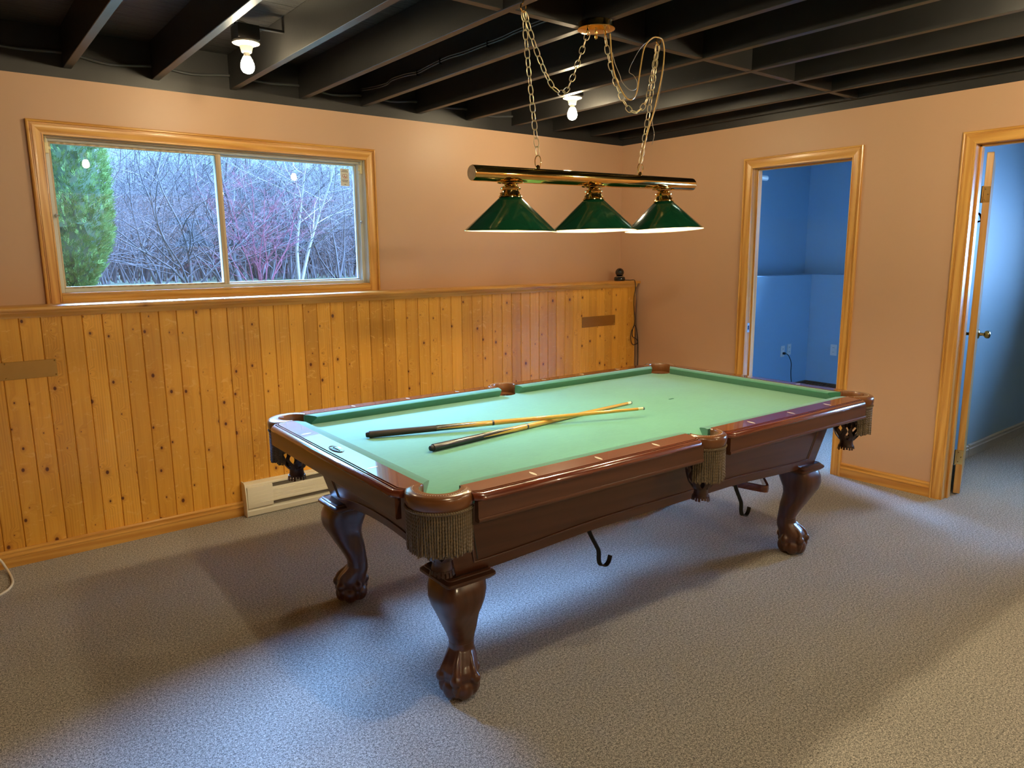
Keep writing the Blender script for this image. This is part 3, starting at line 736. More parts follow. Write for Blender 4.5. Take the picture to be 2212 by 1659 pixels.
for kind, s, p0, p1 in segs:
    def slope(p, end):                # how the cushion jaw widens backwards
        if abs(p) < .1: return -.25 if p > 0 else .25
        return .85 if p > 0 else -.85
    fr = []
    for p, kk in ((p0, slope(p0, 0)), (p1, slope(p1, 1))):
        fr.append((lambda a, z, p=p, kk=kk: frame(kind, s, p + kk * a)(a, z)))
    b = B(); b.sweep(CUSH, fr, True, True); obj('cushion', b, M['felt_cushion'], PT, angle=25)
    # wooden rail, ends turned in toward the pocket
    def rend(p):
        if abs(p) < .1: return .074 if p > 0 else -.074
        lim = 1.086 if kind == 'L' else .546
        return lim if p > 0 else -lim
    e0, e1 = rend(p0), rend(p1)
    st = [(e0, .020), (e0 + .010, .010), (e0 + .030, .0), (e1 - .030, .0), (e1 - .010, .010), (e1, .020)]
    def rf(pos, tin):
        return lambda a, z: frame(kind, s, pos)(a - (tin if a > .115 else 0), z)
    ax = 'X' if kind == 'L' else 'Y'
    b = B(); b.sweep(RAIL, [rf(p, t) for p, t in st], True, True); rl = obj('rail', b, M['mahogany' + ax], PT, angle=30)
    b = B(); sk0, sk1 = e0 + .006, e1 - .006
    b.sweep(SKIRT if kind == 'L' else SKIRT_S, [frame(kind, s, sk0), frame(kind, s, sk1)], True, True); obj('rail_skirt', b, M['dark_wood' + ax], PT, angle=30)
    # sights across the rail
    sp = [k * 2 * NU / 8 for k in (-3, -2, -1, 1, 2, 3)] if kind == 'L' else [k * 2 * NV / 4 for k in (-1, 0, 1)]
    for q in sp:
        if not (min(e0, e1) < q < max(e0, e1)): continue
        if kind == 'S' and s < 0 and q == 0: continue
        b = B(); f = frame(kind, s, 0); ring = []
        for t in range(16):
            th = 2 * PI * t / 16; l_ = .0195 * math.copysign(abs(math.cos(th)) ** 1.0, math.cos(th)); w_ = .0062 * math.sin(th) * abs(math.sin(th)) ** .4
            f = frame(kind, s, q + w_); ring.append(f(.0864 + l_, ZT + .0026 - l_ * .044))
        b.prism(ring, (0, 0, .0007)); obj('sight', b, M['bone'], rl, 'pale bone sight', angle=None)
    if kind == 'S' and s < 0:          # oval nameplate in the near short rail
        c = Vector((-NU - .0864, 0, ZT + .0033))
        for rx, ry, rr in ((.018, .050, .0012), (.014, .042, .0008)):
            b = B(); b.tube([(c.x + rx * math.cos(t * PI / 24), ry * math.sin(t * PI / 24), c.z) for t in range(48)], rr, 5, closed=True); obj('nameplate', b, M['cue_black'] if rr > .001 else M['inlay'], rl, 'oval nameplate')
        b = B(); b.prism([(c.x + .013 * math.cos(t * PI / 16), .041 * math.sin(t * PI / 16), ZT + .0026) for t in range(32)], (0, 0, .0008)); obj('nameplate', b, M['inlay'], rl, 'glossy oval plate', angle=None)
        b = B(); b.tube([(c.x + .003 * math.sin(t * 1.9) + .001 * math.sin(t * .7), .030 - .060 * t / 40, c.z + .0003) for t in range(41)], .0009, 5); b.tube([(c.x - .0075, .026 - .052 * t / 10, c.z + .0003) for t in range(11)], .0008, 5)
        obj('nameplate_script', b, M['cue_black'], rl, 'dark worn script line')

# cabinet: sloping aprons, mitred at the corners
ZA0, ZA1 = .735, .460
def cu(z): return 1.024 + .28 * (z - .444)
def cv(z): return .500 + .030 * (z - .45) / .17
def apron(kind, s):
    b = B(); n = 40
    def P(t, z, d):      # t in -1..1 along, d depth outwards
        if kind == 'L':
            u = t * (cu(z) + d); return Vector((u, s * (cv(z) + d), z))
        v = t * (cv(z) + d); return Vector((s * (cu(z) + d), v, z))
    def zb(t):
        q = abs(t)
        sm = lambda x: (lambda y: y * y * (3 - 2 * y))(min(1, max(0, x)))
        if kind == 'L': return .460 + .024 * sm((.92 - q) / .60)
        if q > .72: return .448
        return .448 + .047 * math.sin((1 - q / .72) * PI / 2) ** .75
    rows = []; lay = [-1 + 2 * i / n for i in range(n + 1)]
    th = .022
    fo = [[P(t, ZA0 + (zb(t) - ZA0) * k / 5, 0) for k in range(6)] for t in lay]
    bo = [[P(t, ZA0 + (zb(t) - ZA0) * k / 5, -th) for k in range(5, -1, -1)] for t in lay]
    b.grid([f + g for f, g in zip(fo, bo)], closeV=True, cap0=True, cap1=True, smooth=False)
    ob = obj('apron', b, M['dark_wood' + ('X' if kind == 'L' else 'Y')], PT, angle=30)
    # bead following the lower edge and the sunk panel moulding
    def strip(pts, w_, hgt):
        bb = B(); m = len(pts); rows_ = []
        for i in range(m):
            d = (Vector(pts[min(i + 1, m - 1)]) - Vector(pts[max(i - 1, 0)])).normalized(); nn = Vector((-d[1], d[0]))
            rows_.append([P(pts[i][0] + nn[0] * a / (1.0 if kind == 'L' else .5), pts[i][1] + nn[1] * a, hh) for a, hh in ((-w_, -.001), (-w_ * .6, hgt * .8), (0, hgt), (w_ * .6, hgt * .8), (w_, -.001))])
        bb.grid(rows_, cap0=False, cap1=False); return bb
    T = .925 if kind == 'L' else .80
    lo = [(t, zb(t) + .040) for t in [-T + 2 * T * i / 50 for i in range(51)]]
    obj('panel_moulding', strip(lo, .0045, .005), M['dark_woodX'], ob, angle=60)
    for sg in (-1, 1):
        obj('panel_moulding', strip([(sg * T, zb(T) + .040 + (ZA0 - .01 - zb(T) - .040) * i / 6) for i in range(7)], .004, .004), M['dark_woodZ'], ob, angle=60)
        obj('panel_moulding', strip([(sg * (T - (.012 if kind == 'L' else .03)), zb(T) + .046 + (ZA0 - .01 - zb(T) - .046) * i / 6) for i in range(7)], .0025, .0015), M['cue_black'], ob, angle=60)
    return ob
for kind, s in (('L', -1), ('L', 1), ('S', -1), ('S', 1)): apron(kind, s)
# corner blocks that carry the legs
for su in (-1, 1):
    for sv in (-1, 1):
        b = B()
        q = [[(su * (cu(z) - a), sv * (cv(z) - c_), z) for a, c_ in ((.001, .001), (.13, .001), (.13, .13), (.001, .13))] for z in (ZA0, .468)]
        b.grid(q, closeV=True, cap0=True, cap1=True, smooth=False); obj('corner_block', b, M['dark_woodZ'], PT, angle=None)

# cabriole legs with ball and claw feet, splayed on the diagonal
LU, LV = .986, .440
def leg():
    prof = [(.440, .004, .076, 5.), (.425, .010, .080, 4.7), (.405, .017, .083, 4.4), (.375, .024, .081, 4.), (.345, .026, .074, 3.6), (.315, .018, .065, 3.3), (.285, .006, .059, 3.1), (.255, -.008, .054, 2.9), (.220, -.022, .046, 2.6), (.190, -.032, .041, 2.4), (.165, -.033, .042, 2.2), (.145, -.025, .050, 2.1), (.125, -.013, .057, 2.), (.105, -.004, .061, 2.), (.085, .0, .060, 2.), (.065, .0, .055, 2.), (.045, .0, .051, 2.), (.025, .0, .045, 2.), (.010, .0, .034, 2.), (.0, .0, .022, 2.)]
    return prof
def loft(prof, lo, hi, grow=1.):
    root = B(); d = 1 / math.sqrt(2)
    rows = []
    for z, off, hw, e in prof:
        if not lo <= z <= hi: continue
        hw *= grow
        row = []
        for k in range(32):
            th = 2 * PI * k / 32; c_, s_ = math.cos(th), math.sin(th)
            rr = hw / (abs(c_) ** e + abs(s_) ** e) ** (1 / e)
            row.append((off * d + rr * c_, off * d + rr * s_, z))
        rows.append(row)
    root.grid(rows, closeV=True, cap0=True, cap1=True)
    return root
def claw():
    b = loft(leg(), 0, .19, 1.015); c = Vector((0, 0, 0)); d = 1 / math.sqrt(2)
    for k, ang_ in enumerate((-92, -22, 45, 112, 182)):
        a = math.radians(ang_); o = Vector((math.cos(a), math.sin(a), 0)); R3 = Matrix.Rotation(a, 3, 'Z')
        back = Vector((-.030 * d, -.030 * d, 0))
        pts = [c + back + o * .028 + Vector((0, 0, .175)), c + back * .6 + o * .042 + Vector((0, 0, .145)), c + o * .052 + Vector((0, 0, .118)), c + o * .060 + Vector((0, 0, .098))]
        b.tube(smoothpath(pts, 4), [.004, .0055, .007, .008, .009, .010, .0105, .011, .0115, .012, .0125, .013, .013], 12)
        b.ball(c + o * .0625 + Vector((0, 0, .084)), (.0200, .0190, .0215), 18, 12, R3 @ Matrix.Rotation(math.radians(-20), 3, 'Y'))     # knuckle
        b.ball(c + o * .0615 + Vector((0, 0, .056)), (.0135, .0140, .018), 14, 9, R3)                                        # lower joint
        b.tube([c + o * q + Vector((0, 0, z)) for q, z in ((.064, .048), (.064, .040), (.062, .032), (.058, .024), (.053, .017))], [.0085, .0080, .0068, .0048, .0022], 8)
    for ang_ in (-57, 11, 78, 147, 227):
        a = math.radians(ang_); o = Vector((math.cos(a), math.sin(a), 0))
        b.ball(c + o * .036 + Vector((0, 0, .042)), (.0335, .0335, .040), 18, 12)
    return b
def platform():
    b = B(); rows = []
    for z, hw in ((.468, .074), (.471, .079), (.467, .0845), (.463, .085), (.461, .090), (.456, .0955), (.449, .0965), (.444, .093), (.442, .088), (.439, .0875), (.435, .082), (.433, .076)):
        row = []; r_ = .016
        for cx, cy, a0 in ((1, 1, 0), (-1, 1, 90), (-1, -1, 180), (1, -1, 270)):
            for i in range(4):
                a = math.radians(a0 + 30 * i); row.append((cx * (hw - r_) + r_ * math.cos(a), cy * (hw - r_) + r_ * math.sin(a), z))
        rows.append(row)
    b.grid(rows, closeV=True, cap0=True, cap1=True); return b
proto = None
for su in (-1, 1):
    for sv in (-1, 1):
        rz = math.atan2(sv, su) - PI / 4
        if proto is None:
            proto = obj('leg', loft(leg(), .164, 1.), M['dark_woodZ'], PT, angle=50)
            cf = obj('claw_foot', claw(), M['dark_woodZ'], proto, 'carved claw gripping a ball', angle=None)
            rm = cf.modifiers.new('carve', 'REMESH'); rm.mode = 'VOXEL'; rm.voxel_size = .0035; rm.use_smooth_shade = True
            smm = cf.modifiers.new('soften', 'SMOOTH'); smm.factor = .5; smm.iterations = 3
            obj('leg_cap', platform(), M['dark_woodX'], proto, angle=30)
            L = proto
        else: L = copy_tree(proto, PT)
        L.location = (su * LU, sv * LV, 0); L.rotation_euler = (0, 0, rz)

# pockets: leather rim, lining, cord fringe, slotted leather net
def rim(r_in, r_out, half, z0=ZT - .046, z1=ZT + .006):
    b = B(); rows = []; n = 36
    for i in range(n + 1):
        a = -half + 2 * half * i / n; e = min(1, (n / 2 - abs(i - n / 2)) / 5); ro = r_in + (r_out - r_in) * (.42 + .58 * e ** .6)
        w_ = ro - r_in
        pr_ = [(r_in, z1 - .005), (r_in + .002, z1 - .001), (r_in + w_ * .30, z1), (ro - min(.014, w_ * .4), z1 - .001), (ro - .005, z1 - .005), (ro - .001, z1 - .012), (ro, z1 - .022), (ro - .001, z1 - .034), (ro - .004, z0 + .007), (ro - .009, z0 + .001), (ro - .014, z0), (r_in + .004, z0), (r_in, z0 + .004)]
        rows.append([(q * math.cos(a), q * math.sin(a), z) for q, z in pr_])
    b.grid(rows, closeV=True, cap0=True, cap1=True); return b
def stitch(r_, half):
    b = B(); n = int(half * r_ * 2 / .0075)
    for i in range(n):
        a = -half + 2 * half * (i + .5) / n
        b.ball((r_ * math.cos(a), r_ * math.sin(a), ZT + .0055), (.0009, .0024, .0009), 6, 4, Matrix.Rotation(a, 3, 'Z'))
    return b
def lining(r_in, half):
    b = B(); rows = []
    for i in range(25):
        a = -half + 2 * half * i / 24
        rows.append([(q * math.cos(a), q * math.sin(a), z) for q, z in ((r_in + .002, ZT - .004), (r_in + .001, ZT - .03), (r_in - .001, .70), (r_in + .006, .70), (r_in + .007, ZT - .03), (r_in + .006, ZT - .004))])
    b.grid(rows, closeV=True, cap0=True, cap1=True); return b
def fringe(r_, half, n, zt_, ln):
    rnd = random.Random(11); b = B()
    # gimp heading
    b.tube([((r_ + .002) * math.cos(-half + 2 * half * i / 80), (r_ + .002) * math.sin(-half + 2 * half * i / 80), zt_ + (.0015 if i % 2 else -.0005)) for i in range(81)], [.0046 + (.0012 if i % 2 else 0) for i in range(81)], 6)
    for row_, (dr, nn, off) in enumerate(((0.0, n, 0), (-.0055, n - 1, .5))):
        for i in range(nn):
            a = -half + 2 * half * (i + .5 + off * .9) / n
            l_ = ln * (1 + rnd.uniform(-.04, .05)); sw = rnd.uniform(-.018, .018); fl = rnd.uniform(-.003, .003)
            pts = []
            for k in range(55):
                t = k / 54; aa = a + sw * t * t; rr = r_ + dr + fl * t * t
                pts.append((rr * math.cos(aa), rr * math.sin(aa), zt_ - l_ * t))
            b.tube(pts, [.0032] * 53 + [.0036, .0030], 8, rfun=lambda th, k: 1 + .27 * math.cos(2 * th - k * 1.35))
    return b
def net(r_):
    b = B(); rnd = random.Random(5); n = 12
    zs = [ZT - .055, .735, .705, .675, .645, .615, .592]
    rr = [r_, r_ * 1.0, r_ * 1.05, r_ * 1.08, r_ * 1.04, r_ * .84, r_ * .56]
    # vertical straps that bow and touch in a slotted pattern
    for k in range(n):
        pts = []
        for j, (z, q) in enumerate(zip(zs, rr)):
            a = 2 * PI * (k + (.22 if j % 2 else -.22) * (1 if k % 2 else -1)) / n; pts.append(Vector((q * math.cos(a), q * math.sin(a), z)))
        pts = smoothpath(pts, 4); rows = []
        for p in pts:
            a = math.atan2(p.y, p.x); t = Vector((-math.sin(a), math.cos(a), 0)); o = Vector((math.cos(a), math.sin(a), 0))
            rows.append([p + t * w_ + o * h_ for w_, h_ in ((-.0088, 0), (-.0075, .002), (.0075, .002), (.0088, 0), (.0075, -.0015), (-.0075, -.0015))])
        b.grid(rows, closeV=True, cap0=True, cap1=True)
    for z, q in ((ZT - .058, r_ + .001), (.700, r_ * 1.06)): b.lathe([(q - .002, z - .006), (q + .002, z - .005), (q + .002, z + .005), (q - .002, z + .006)], 24, cap=False)
    # gathered neck and flared tassel
    prof = [(r_ * .55, .602), (r_ * .50, .590), (r_ * .48, .578), (r_ * .52, .566), (r_ * .58, .556), (r_ * .50, .556), (r_ * .1, .575)]
    b.lathe(prof, 24)
    for k in range(18):
        a = 2 * PI * k / 18; q = r_ * .56; l_ = rnd.uniform(.012, .022)
        o = Vector((math.cos(a), math.sin(a), 0)); t = Vector((-math.sin(a), math.cos(a), 0))
        rows = [[o * (q + dz * .18) + t * w_ + o * h_ + Vector((0, 0, .562 - dz)) for w_, h_ in ((-.0042, 0), (.0042, 0), (.0042, .0015), (-.0042, .0015))] for dz in (0, l_ * .5, l_)]
        b.grid(rows, closeV=True, cap0=True, cap1=True, smooth=False)
    return b
protos = {}
for name_, cx, cy, a_ in [('corner', su * CU, sv * CV, math.atan2(sv, su)) for su in (-1, 1) for sv in (-1, 1)] + [('side', 0, sv * SV, sv * PI / 2) for sv in (-1, 1)]:
    if name_ not in protos:
        half = math.radians(112 if name_ == 'corner' else 100); r_in, r_out = (.060, .106) if name_ == 'corner' else (.056, .090)
        p = obj('pocket', rim(r_in, r_out, half), M['leather'], PT, 'tan leather pocket rim', angle=50)
        obj('stitching', stitch(r_in + (r_out - r_in) * .45, half * .85), M['bone'], p)
        obj('lining', lining(r_in, half), M['leather_in'], p, angle=50)
        obj('fringe', fringe(r_out - .007, math.radians(84 if name_ == 'corner' else 76), 37 if name_ == 'corner' else 26, ZT - .045, .130), M['fringe'], p, 'olive brown twisted cord fringe')
        obj('net', net(.060 if name_ == 'corner' else .055), M['leather_dark'], p, 'dark slotted leather net')
        protos[name_] = p
    else: p = copy_tree(protos[name_], PT)
    p.location = (cx, cy, 0); p.rotation_euler = (0, 0, a_)

# iron hanger hooks under the long side
def strap(pts, w_=.0085, t_=.0022):
    b = B(); P = smoothpath(pts, 5); rows = []
    for i, p in enumerate(P):
        d = (P[min(i + 1, len(P) - 1)] - P[max(i - 1, 0)]).normalized(); sd = Vector((.45, -.9, 0)); sd = (sd - d * sd.dot(d)).normalized(); nn = d.cross(sd)
        rows.append([p + sd * a + nn * c_ for a, c_ in ((-w_, -t_), (w_, -t_), (w_, t_), (-w_, t_))])
    b.grid(rows, closeV=True, cap0=True, cap1=True, smooth=False); return b
for u0 in (-.42, .47):
    k = 1 if u0 < 0 else 1.02
    obj('hanger_hook', strap([(u0 - .03, -.43, .53), (u0 + .005, -.45, .47), (u0 + .030, -.45, .425), (u0 + .058, -.45, .378), (u0 + .068, -.45, .355), (u0 + .070, -.45, .318), (u0 + .082, -.45, .296), (u0 + .105, -.45, .290), (u0 + .122, -.45, .302), (u0 + .130, -.45, .325)]), M['bronze'], PT, 'bent iron hook', angle=30)

# wooden triangle hung below the far end
tr = empty('triangle_rack', (TX, TY, 0), TH, 'brown wooden triangle ball rack hung under the far end of the pool table', 'ball rack')
apex = Vector((.685, -.488, .400)); da = Vector((math.cos(math.radians(104)), math.sin(math.radians(104)), 0)); db = Vector((math.cos(math.radians(43)), math.sin(math.radians(43)), 0))
Ls = .31; V3 = [apex, apex + db * Ls, apex + da * Ls]; path = []
for i in range(3):
    p, a, c_ = V3[i], V3[i - 1], V3[(i + 1) % 3]; e0 = (a - p).normalized(); e1 = (c_ - p).normalized(); rr = .035
    for t in range(7):
        s_ = t / 6; path.append((1 - s_) ** 2 * (p + e0 * rr) + 2 * s_ * (1 - s_) * p + s_ * s_ * (p + e1 * rr))
b = B(); rows = []; n = len(path); cen = sum(V3, Vector()) / 3
for i, p in enumerate(path):
    d = (path[(i + 1) % n] - path[i - 1]).normalized(); nn = Vector((d.y, -d.x, 0)); 
    if nn.dot(p - cen) < 0: nn = -nn
    rows.append([p + nn * a + Vector((0, 0, z)) for a, z in ((-.006, -.016), (.006, -.016), (.0075, 0), (.006, .016), (-.006, .016))])
b.grid(rows, closeU=True, closeV=True, smooth=False); obj('frame', b, M['mahoganyX'], tr, angle=30)
for p in (path[10], path[17]):
    b = B(); b.tube(smoothpath([p + Vector((.0, -.012, -.01)), p + Vector((0, 0, -.021)), p + Vector((0, .012, -.005)), p + Vector((0, .012, .05)), Vector((p.x, p.y + .012, .70))], 4), .004, 6); obj('hanger_wire', b, M['iron'], tr)

# ================================================================= CUES
def fore_mat(name, base):
    t = NT(name); x, y, z = t.sep(t.tc.outputs['Object']); th = t.math('ARCTAN2', z, y)
    s_ = t.math('ABSOLUTE', t.math('SINE', t.math('MULTIPLY', th, 2)))
    g = t.smooth(x, base, base + .17, .15, 1.0); g = t.math('MULTIPLY_ADD', t.math('SUBTRACT', x, base), 5.2, .10)
    f = t.math('GREATER_THAN', s_, g)
    gr = t.noise(t.comb(t.math('MULTIPLY', x, .05), y, z), 120, 3)
    col = t.mix(f, t.mix(gr, rgb(.54, .28, .045), rgb(.66, .38, .075)), rgb(.010, .010, .014))
    t.bsdf(col, .2, 0, .5, coat=.7); return t.m
def cue(butt, tip, wrap_len, joint, grip_mat, label, rough_grip):
    bt, tp = Vector(butt), Vector(tip); d = tp - bt; Ln = d.length
    o = empty('pool_cue', bt, 0, label, 'pool cue', None); o.rotation_mode = 'QUATERNION'; o.rotation_quaternion = d.to_track_quat('X', 'Z')
    R = lambda x: .0145 + (.0063 - .0145) * (x / Ln)
    seg = lambda x0, x1, n=6: [(R(x0 + (x1 - x0) * i / n), x0 + (x1 - x0) * i / n) for i in range(n + 1)]
    bb = B(); bb.lathe([(.004, -.014), (.009, -.013), (.0115, -.006), (.0115, 0), (.0125, 0)], 20, axis='X'); obj('bumper', bb, M['cue_rubber'], o)
    bb = B(); bb.lathe([(R(0) * .98, 0)] + seg(.003, wrap_len), 20, axis='X'); obj('grip', bb, grip_mat, o)
    bb = B(); bb.lathe(seg(wrap_len, joint), 24, axis='X'); obj('forearm', bb, fore_mat('cue_points_%d' % int(Ln * 1000), wrap_len), o, 'black points fading into honey wood')
    bb = B(); bb.lathe([(R(joint) + .0004, joint), (R(joint) + .0006, joint + .003), (R(joint) + .0006, joint + .005), (R(joint), joint + .009)], 20, axis='X'); obj('joint_collar', bb, M['cue_black'], o, 'black joint ring')
    bb = B(); bb.lathe(seg(joint + .008, Ln - .032), 20, axis='X'); obj('shaft', bb, M['maple'], o)
    bb = B(); bb.lathe([(R(Ln - .03), Ln - .032), (R(Ln), Ln - .008)], 20, axis='X'); obj('ferrule', bb, M['ivory'], o)
    bb = B(); bb.lathe([(R(Ln), Ln - .008), (R(Ln) * .95, Ln - .002), (.002, Ln)], 20, axis='X'); obj('tip', bb, M['cue_tip'], o)
    return o
def TW(u, v, z): c, s = math.cos(TH), math.sin(TH); return (TX + c * u - s * v, TY + s * u + c * v, z)
cue(TW(-.876, -.112, ZB + .0150), TW(.320, .040, ZB + .0068), .24, .485, M['cue_black'], 'pool cue with glossy black butt lying flat under the other cue', 0)
cue(TW(-.972, .222, ZB + .0150), TW(.158, -.196, ZB + .0385), .27, .505, plain('worn_cue_wrap', (.022, .015, .011), .7, var=.4), 'pool cue with dull black grip resting on top of the other cue', 1)
# ================================================================= BRASS BILLIARD LIGHT
BX0, BX1, BY = -3.041, -1.763, -2.11
bz = lambda x: 1.782 + (x - BX0) * (1.803 - 1.782) / (BX1 - BX0)
LT = empty('billiard_light', (-2.41, BY, ZJ), 0, 'three-shade brass and green billiard light hanging on chains above the pool table', 'ceiling light')
def rel(p): return Vector(p) - Vector((-2.41, BY, ZJ))
b = B(); A, Z_ = Vector((BX0, BY, bz(BX0))), Vector((BX1, BY, bz(BX1))); ax = (Z_ - A).normalized(); QX = ax.to_track_quat('X', 'Z').to_matrix(); LB = (Z_ - A).length
b.lathe([(.0275, 0), (.0288, .003), (.0288, LB - .006), (.0265, LB - .001), (.0200, LB)], 40, rel(A), 'X', True, QX); bar = obj('bar', b, M['brass'], LT)
b = B(); b.lathe([(.0270, -.0006), (.0268, -.0012), (.001, -.0014)], 32, rel(A), 'X', True, QX); obj('end_cap', b, M['brushed_cap'], bar, 'brushed end cap')
shades = [(-2.860, -1.0, .3), (-2.415, 1.0, 0.), (-1.968, 2.6, -.3)]
for sx, tilt, roll in shades:
    zb_ = bz(sx) - .0288
    R3 = Euler((math.radians(-tilt), math.radians(roll), 0)).to_matrix()     # ball joint lets each shade lean
    piv = Vector((sx, BY, zb_ - .012))
    def pr(prof): return [(r_, h_ - piv.z) for r_, h_ in prof]
    top = zb_ - .052; bot = top - .130
    b = B(); b.lathe(pr([(.036, top), (.040, top - .001), (.178, bot + .002), (.180, bot), (.1775, bot + .0012), (.0395, top - .0035), (.036, top - .003)]), 64, rel(piv), 'Z', False, R3)
    sh = obj('lampshade', b, [M['enamel'], M['shade_white']], LT, 'green enamelled cone shade with white lining', angle=60)
    me = sh.data
    for p in me.polygons:
        c = R3.transposed() @ (p.center - rel(piv)); nn = R3.transposed() @ p.normal
        if nn.z < -.2: p.material_index = 1
    b = B(); b.lathe(pr([(.181, bot + .001), (.1815, bot - .0005), (.179, bot - .001)]), 64, rel(piv), 'Z', False, R3); obj('shade_rim', b, M['brass'], sh)
    b = B(); b.lathe(pr([(.012, zb_ - .002), (.022, zb_ - .005), (.029, zb_ - .010), (.026, zb_ - .014), (.036, zb_ - .017), (.0395, zb_ - .021), (.0385, zb_ - .026), (.033, zb_ - .029), (.034, zb_ - .034), (.038, zb_ - .042), (.042, zb_ - .049), (.047, zb_ - .052), (.0475, zb_ - .055), (.043, zb_ - .056)]), 36, rel(piv), 'Z', True, R3); ft = obj('shade_fitter', b, M['brass'], sh)
    b = B(); b.lathe([(.052, .0288 + .001), (.050, .0288 - .003), (.030, .0288 - .006), (.022, .018)], 28, rel((sx, BY, bz(sx))), 'Z', False, Matrix.Scale(-1, 3, Vector((0, 0, 1))))
    obj('ball_joint', b, M['brass'], ft)
    b = B()
    for k_ in range(3):
        a = 2 * PI * k_ / 3 + .8; b.ball(rel(piv) + R3 @ Vector((.0405 * math.cos(a), .0405 * math.sin(a), zb_ - .043 - piv.z)), .0042, 10, 6)
    obj('thumb_screw', b, M['brass'], ft)
    b = B(); bc = R3 @ Vector((0, 0, top - .066 - piv.z)); b.ball(rel(piv) + bc, (.024, .024, .030), 16, 10); b.tube([rel(piv) + R3 @ Vector((0, 0, top - .005 - piv.z)), rel(piv) + R3 @ Vector((0, 0, top - .045 - piv.z))], .014, 12)
    obj('bulb', b, bulbmat('pendant_bulb_glow_%d' % int(-sx * 100), 520.), sh, 'lit bulb', angle=60)
def chain_mesh(path, link=.041, wid=.0105, r_=.0019, start=0):
    """oval links threaded along a path"""
    P = smoothpath(path, 14); d = [0]
    for i in range(1, len(P)): d.append(d[-1] + (P[i] - P[i - 1]).length)
    pitch = link - 4 * r_ - .001; n = max(1, int(round(d[-1] / pitch))); pitch = d[-1] / n; b = B()
    def at(s_):
        s_ = min(max(s_, 0), d[-1]); j = 0
        while j < len(d) - 2 and d[j + 1] < s_: j += 1
        t = (s_ - d[j]) / max(1e-9, d[j + 1] - d[j]); return P[j].lerp(P[j + 1], t)
    rnd = random.Random(3)
    for i in range(n):
        c = at((i + .5) * pitch); t = (at((i + 1) * pitch) - at(i * pitch)).normalized()
        ref = Vector((.37, -.9, .2)); sd = t.cross(ref).normalized(); tw = (PI / 2 if i % 2 else 0) + .55 + rnd.uniform(-.2, .2)
        sd = Matrix.Rotation(tw, 3, t) @ sd; hl = (pitch + 4 * r_) / 2 - r_
        loop = []
        for k_ in range(14):
            th = 2 * PI * k_ / 14; e = 1.0
            loop.append(c + t * hl * math.copysign(abs(math.cos(th)) ** .85, math.cos(th)) + sd * wid * math.copysign(abs(math.sin(th)) ** .75, math.sin(th)))
        b.tube(loop, r_, 6, closed=True)
    return b
hookL, hookR = Vector((-2.800, -2.12, ZJ)), Vector((-2.052, -2.13, ZJ))
can = Vector((-2.400, -2.100, ZJ)); topL, topR = Vector((-2.722, BY, bz(-2.722) + .029)), Vector((-2.128, BY, bz(-2.128) + .029))
for h_, tp, sag in ((hookL, topL, [(-2.735, -2.12, 2.245), (-2.665, -2.12, 2.140), (-2.600, -2.12, 2.112), (-2.548, -2.115, 2.170), (-2.490, -2.11, 2.285)]), (hookR, topR, [(-2.075, -2.125, 2.270), (-2.115, -2.12, 2.130), (-2.195, -2.118, 2.085), (-2.270, -2.115, 2.150), (-2.330, -2.11, 2.270)])):
    cend = can + Vector((-.052 if tp is topL else .048, -.006, -.052))
    b = chain_mesh([rel(h_ + Vector((0, 0, -.038))), rel(h_ * .55 + tp * .45 + Vector((0, 0, -.02))), rel(tp + Vector((0, 0, .050)))]); obj('chain', b, M['brass_chain'], LT, 'brass chain carrying the bar', angle=60)
    b = chain_mesh([rel(h_ + Vector((.006 if tp is topL else -.006, 0, -.040)))] + [rel(p) for p in sag] + [rel(cend)]); obj('chain', b, M['brass_chain'], LT, 'slack brass chain swagged to the canopy', angle=60)
    b = B(); b.tube(smoothpath([rel(h_ + Vector(q)) for q in [(0, 0, .02), (0, 0, -.006), (-.010, 0, -.016), (-.012, 0, -.030), (0, 0, -.041), (.012, 0, -.030), (.013, 0, -.016)]], 5), .0028, 8); obj('ceiling_hook', b, M['brass'], LT)
    b = B(); b.tube([rel(tp) + Vector((.0, .0, .026)) + Vector((.019 * math.cos(2 * PI * t / 18) * .5, -.019 * math.cos(2 * PI * t / 18) * .35, .024 * math.sin(2 * PI * t / 18))) for t in range(18)], .0021, 7, closed=True)
    b.lathe([(.009, -.003), (.008, .006), (.005, .012), (.003, .014)], 14, rel(tp)); obj('loop', b, M['brass'], bar)
# canopy under a joist
b = B(); b.lathe([(.066, 0), (.072, -.004), (.073, -.022), (.076, -.026), (.076, -.029), (.070, -.031), (.063, -.0315), (.055, -.034), (.010, -.0345)], 48, rel(can)); cano = obj('canopy', b, M['brass'], LT)
b = B(); b.lathe([(.006, -.033), (.007, -.040), (.0045, -.045), (.0045, -.052), (.007, -.056), (.0055, -.063), (.001, -.066)], 14, rel(can)); obj('finial', b, M['brass'], cano)
b = B()
for dx in (-.052, .048): b.lathe([(.006, -.032), (.006, -.044), (.004, -.046)], 12, rel(can + Vector((dx, -.006, 0)))); b.tube([rel(can + Vector((dx + .007 * math.cos(t * PI / 6), -.006, -.052 + .008 * math.sin(t * PI / 6)))) for t in range(12)], .0018, 6, closed=True)
obj('chain_loop', b, M['brass'], cano)
cord = [(-2.350, -2.13, 2.37), (-2.338, -2.14, 2.232), (-2.281, -2.14, 2.149), (-2.232, -2.14, 2.125), (-2.195, -2.14, 2.159), (-2.175, -2.14, 2.255), (-2.152, -2.14, 2.345), (-2.105, -2.14, 2.390), (-2.071, -2.145, 2.398), (-2.035, -2.14, 2.392), (-2.023, -2.14, 2.345), (-2.035, -2.14, 2.255), (-2.075, -2.14, 2.116), (-2.118, -2.135, 1.996), (-2.137, -2.13, 1.917), (-2.140, -2.11, 1.835)]
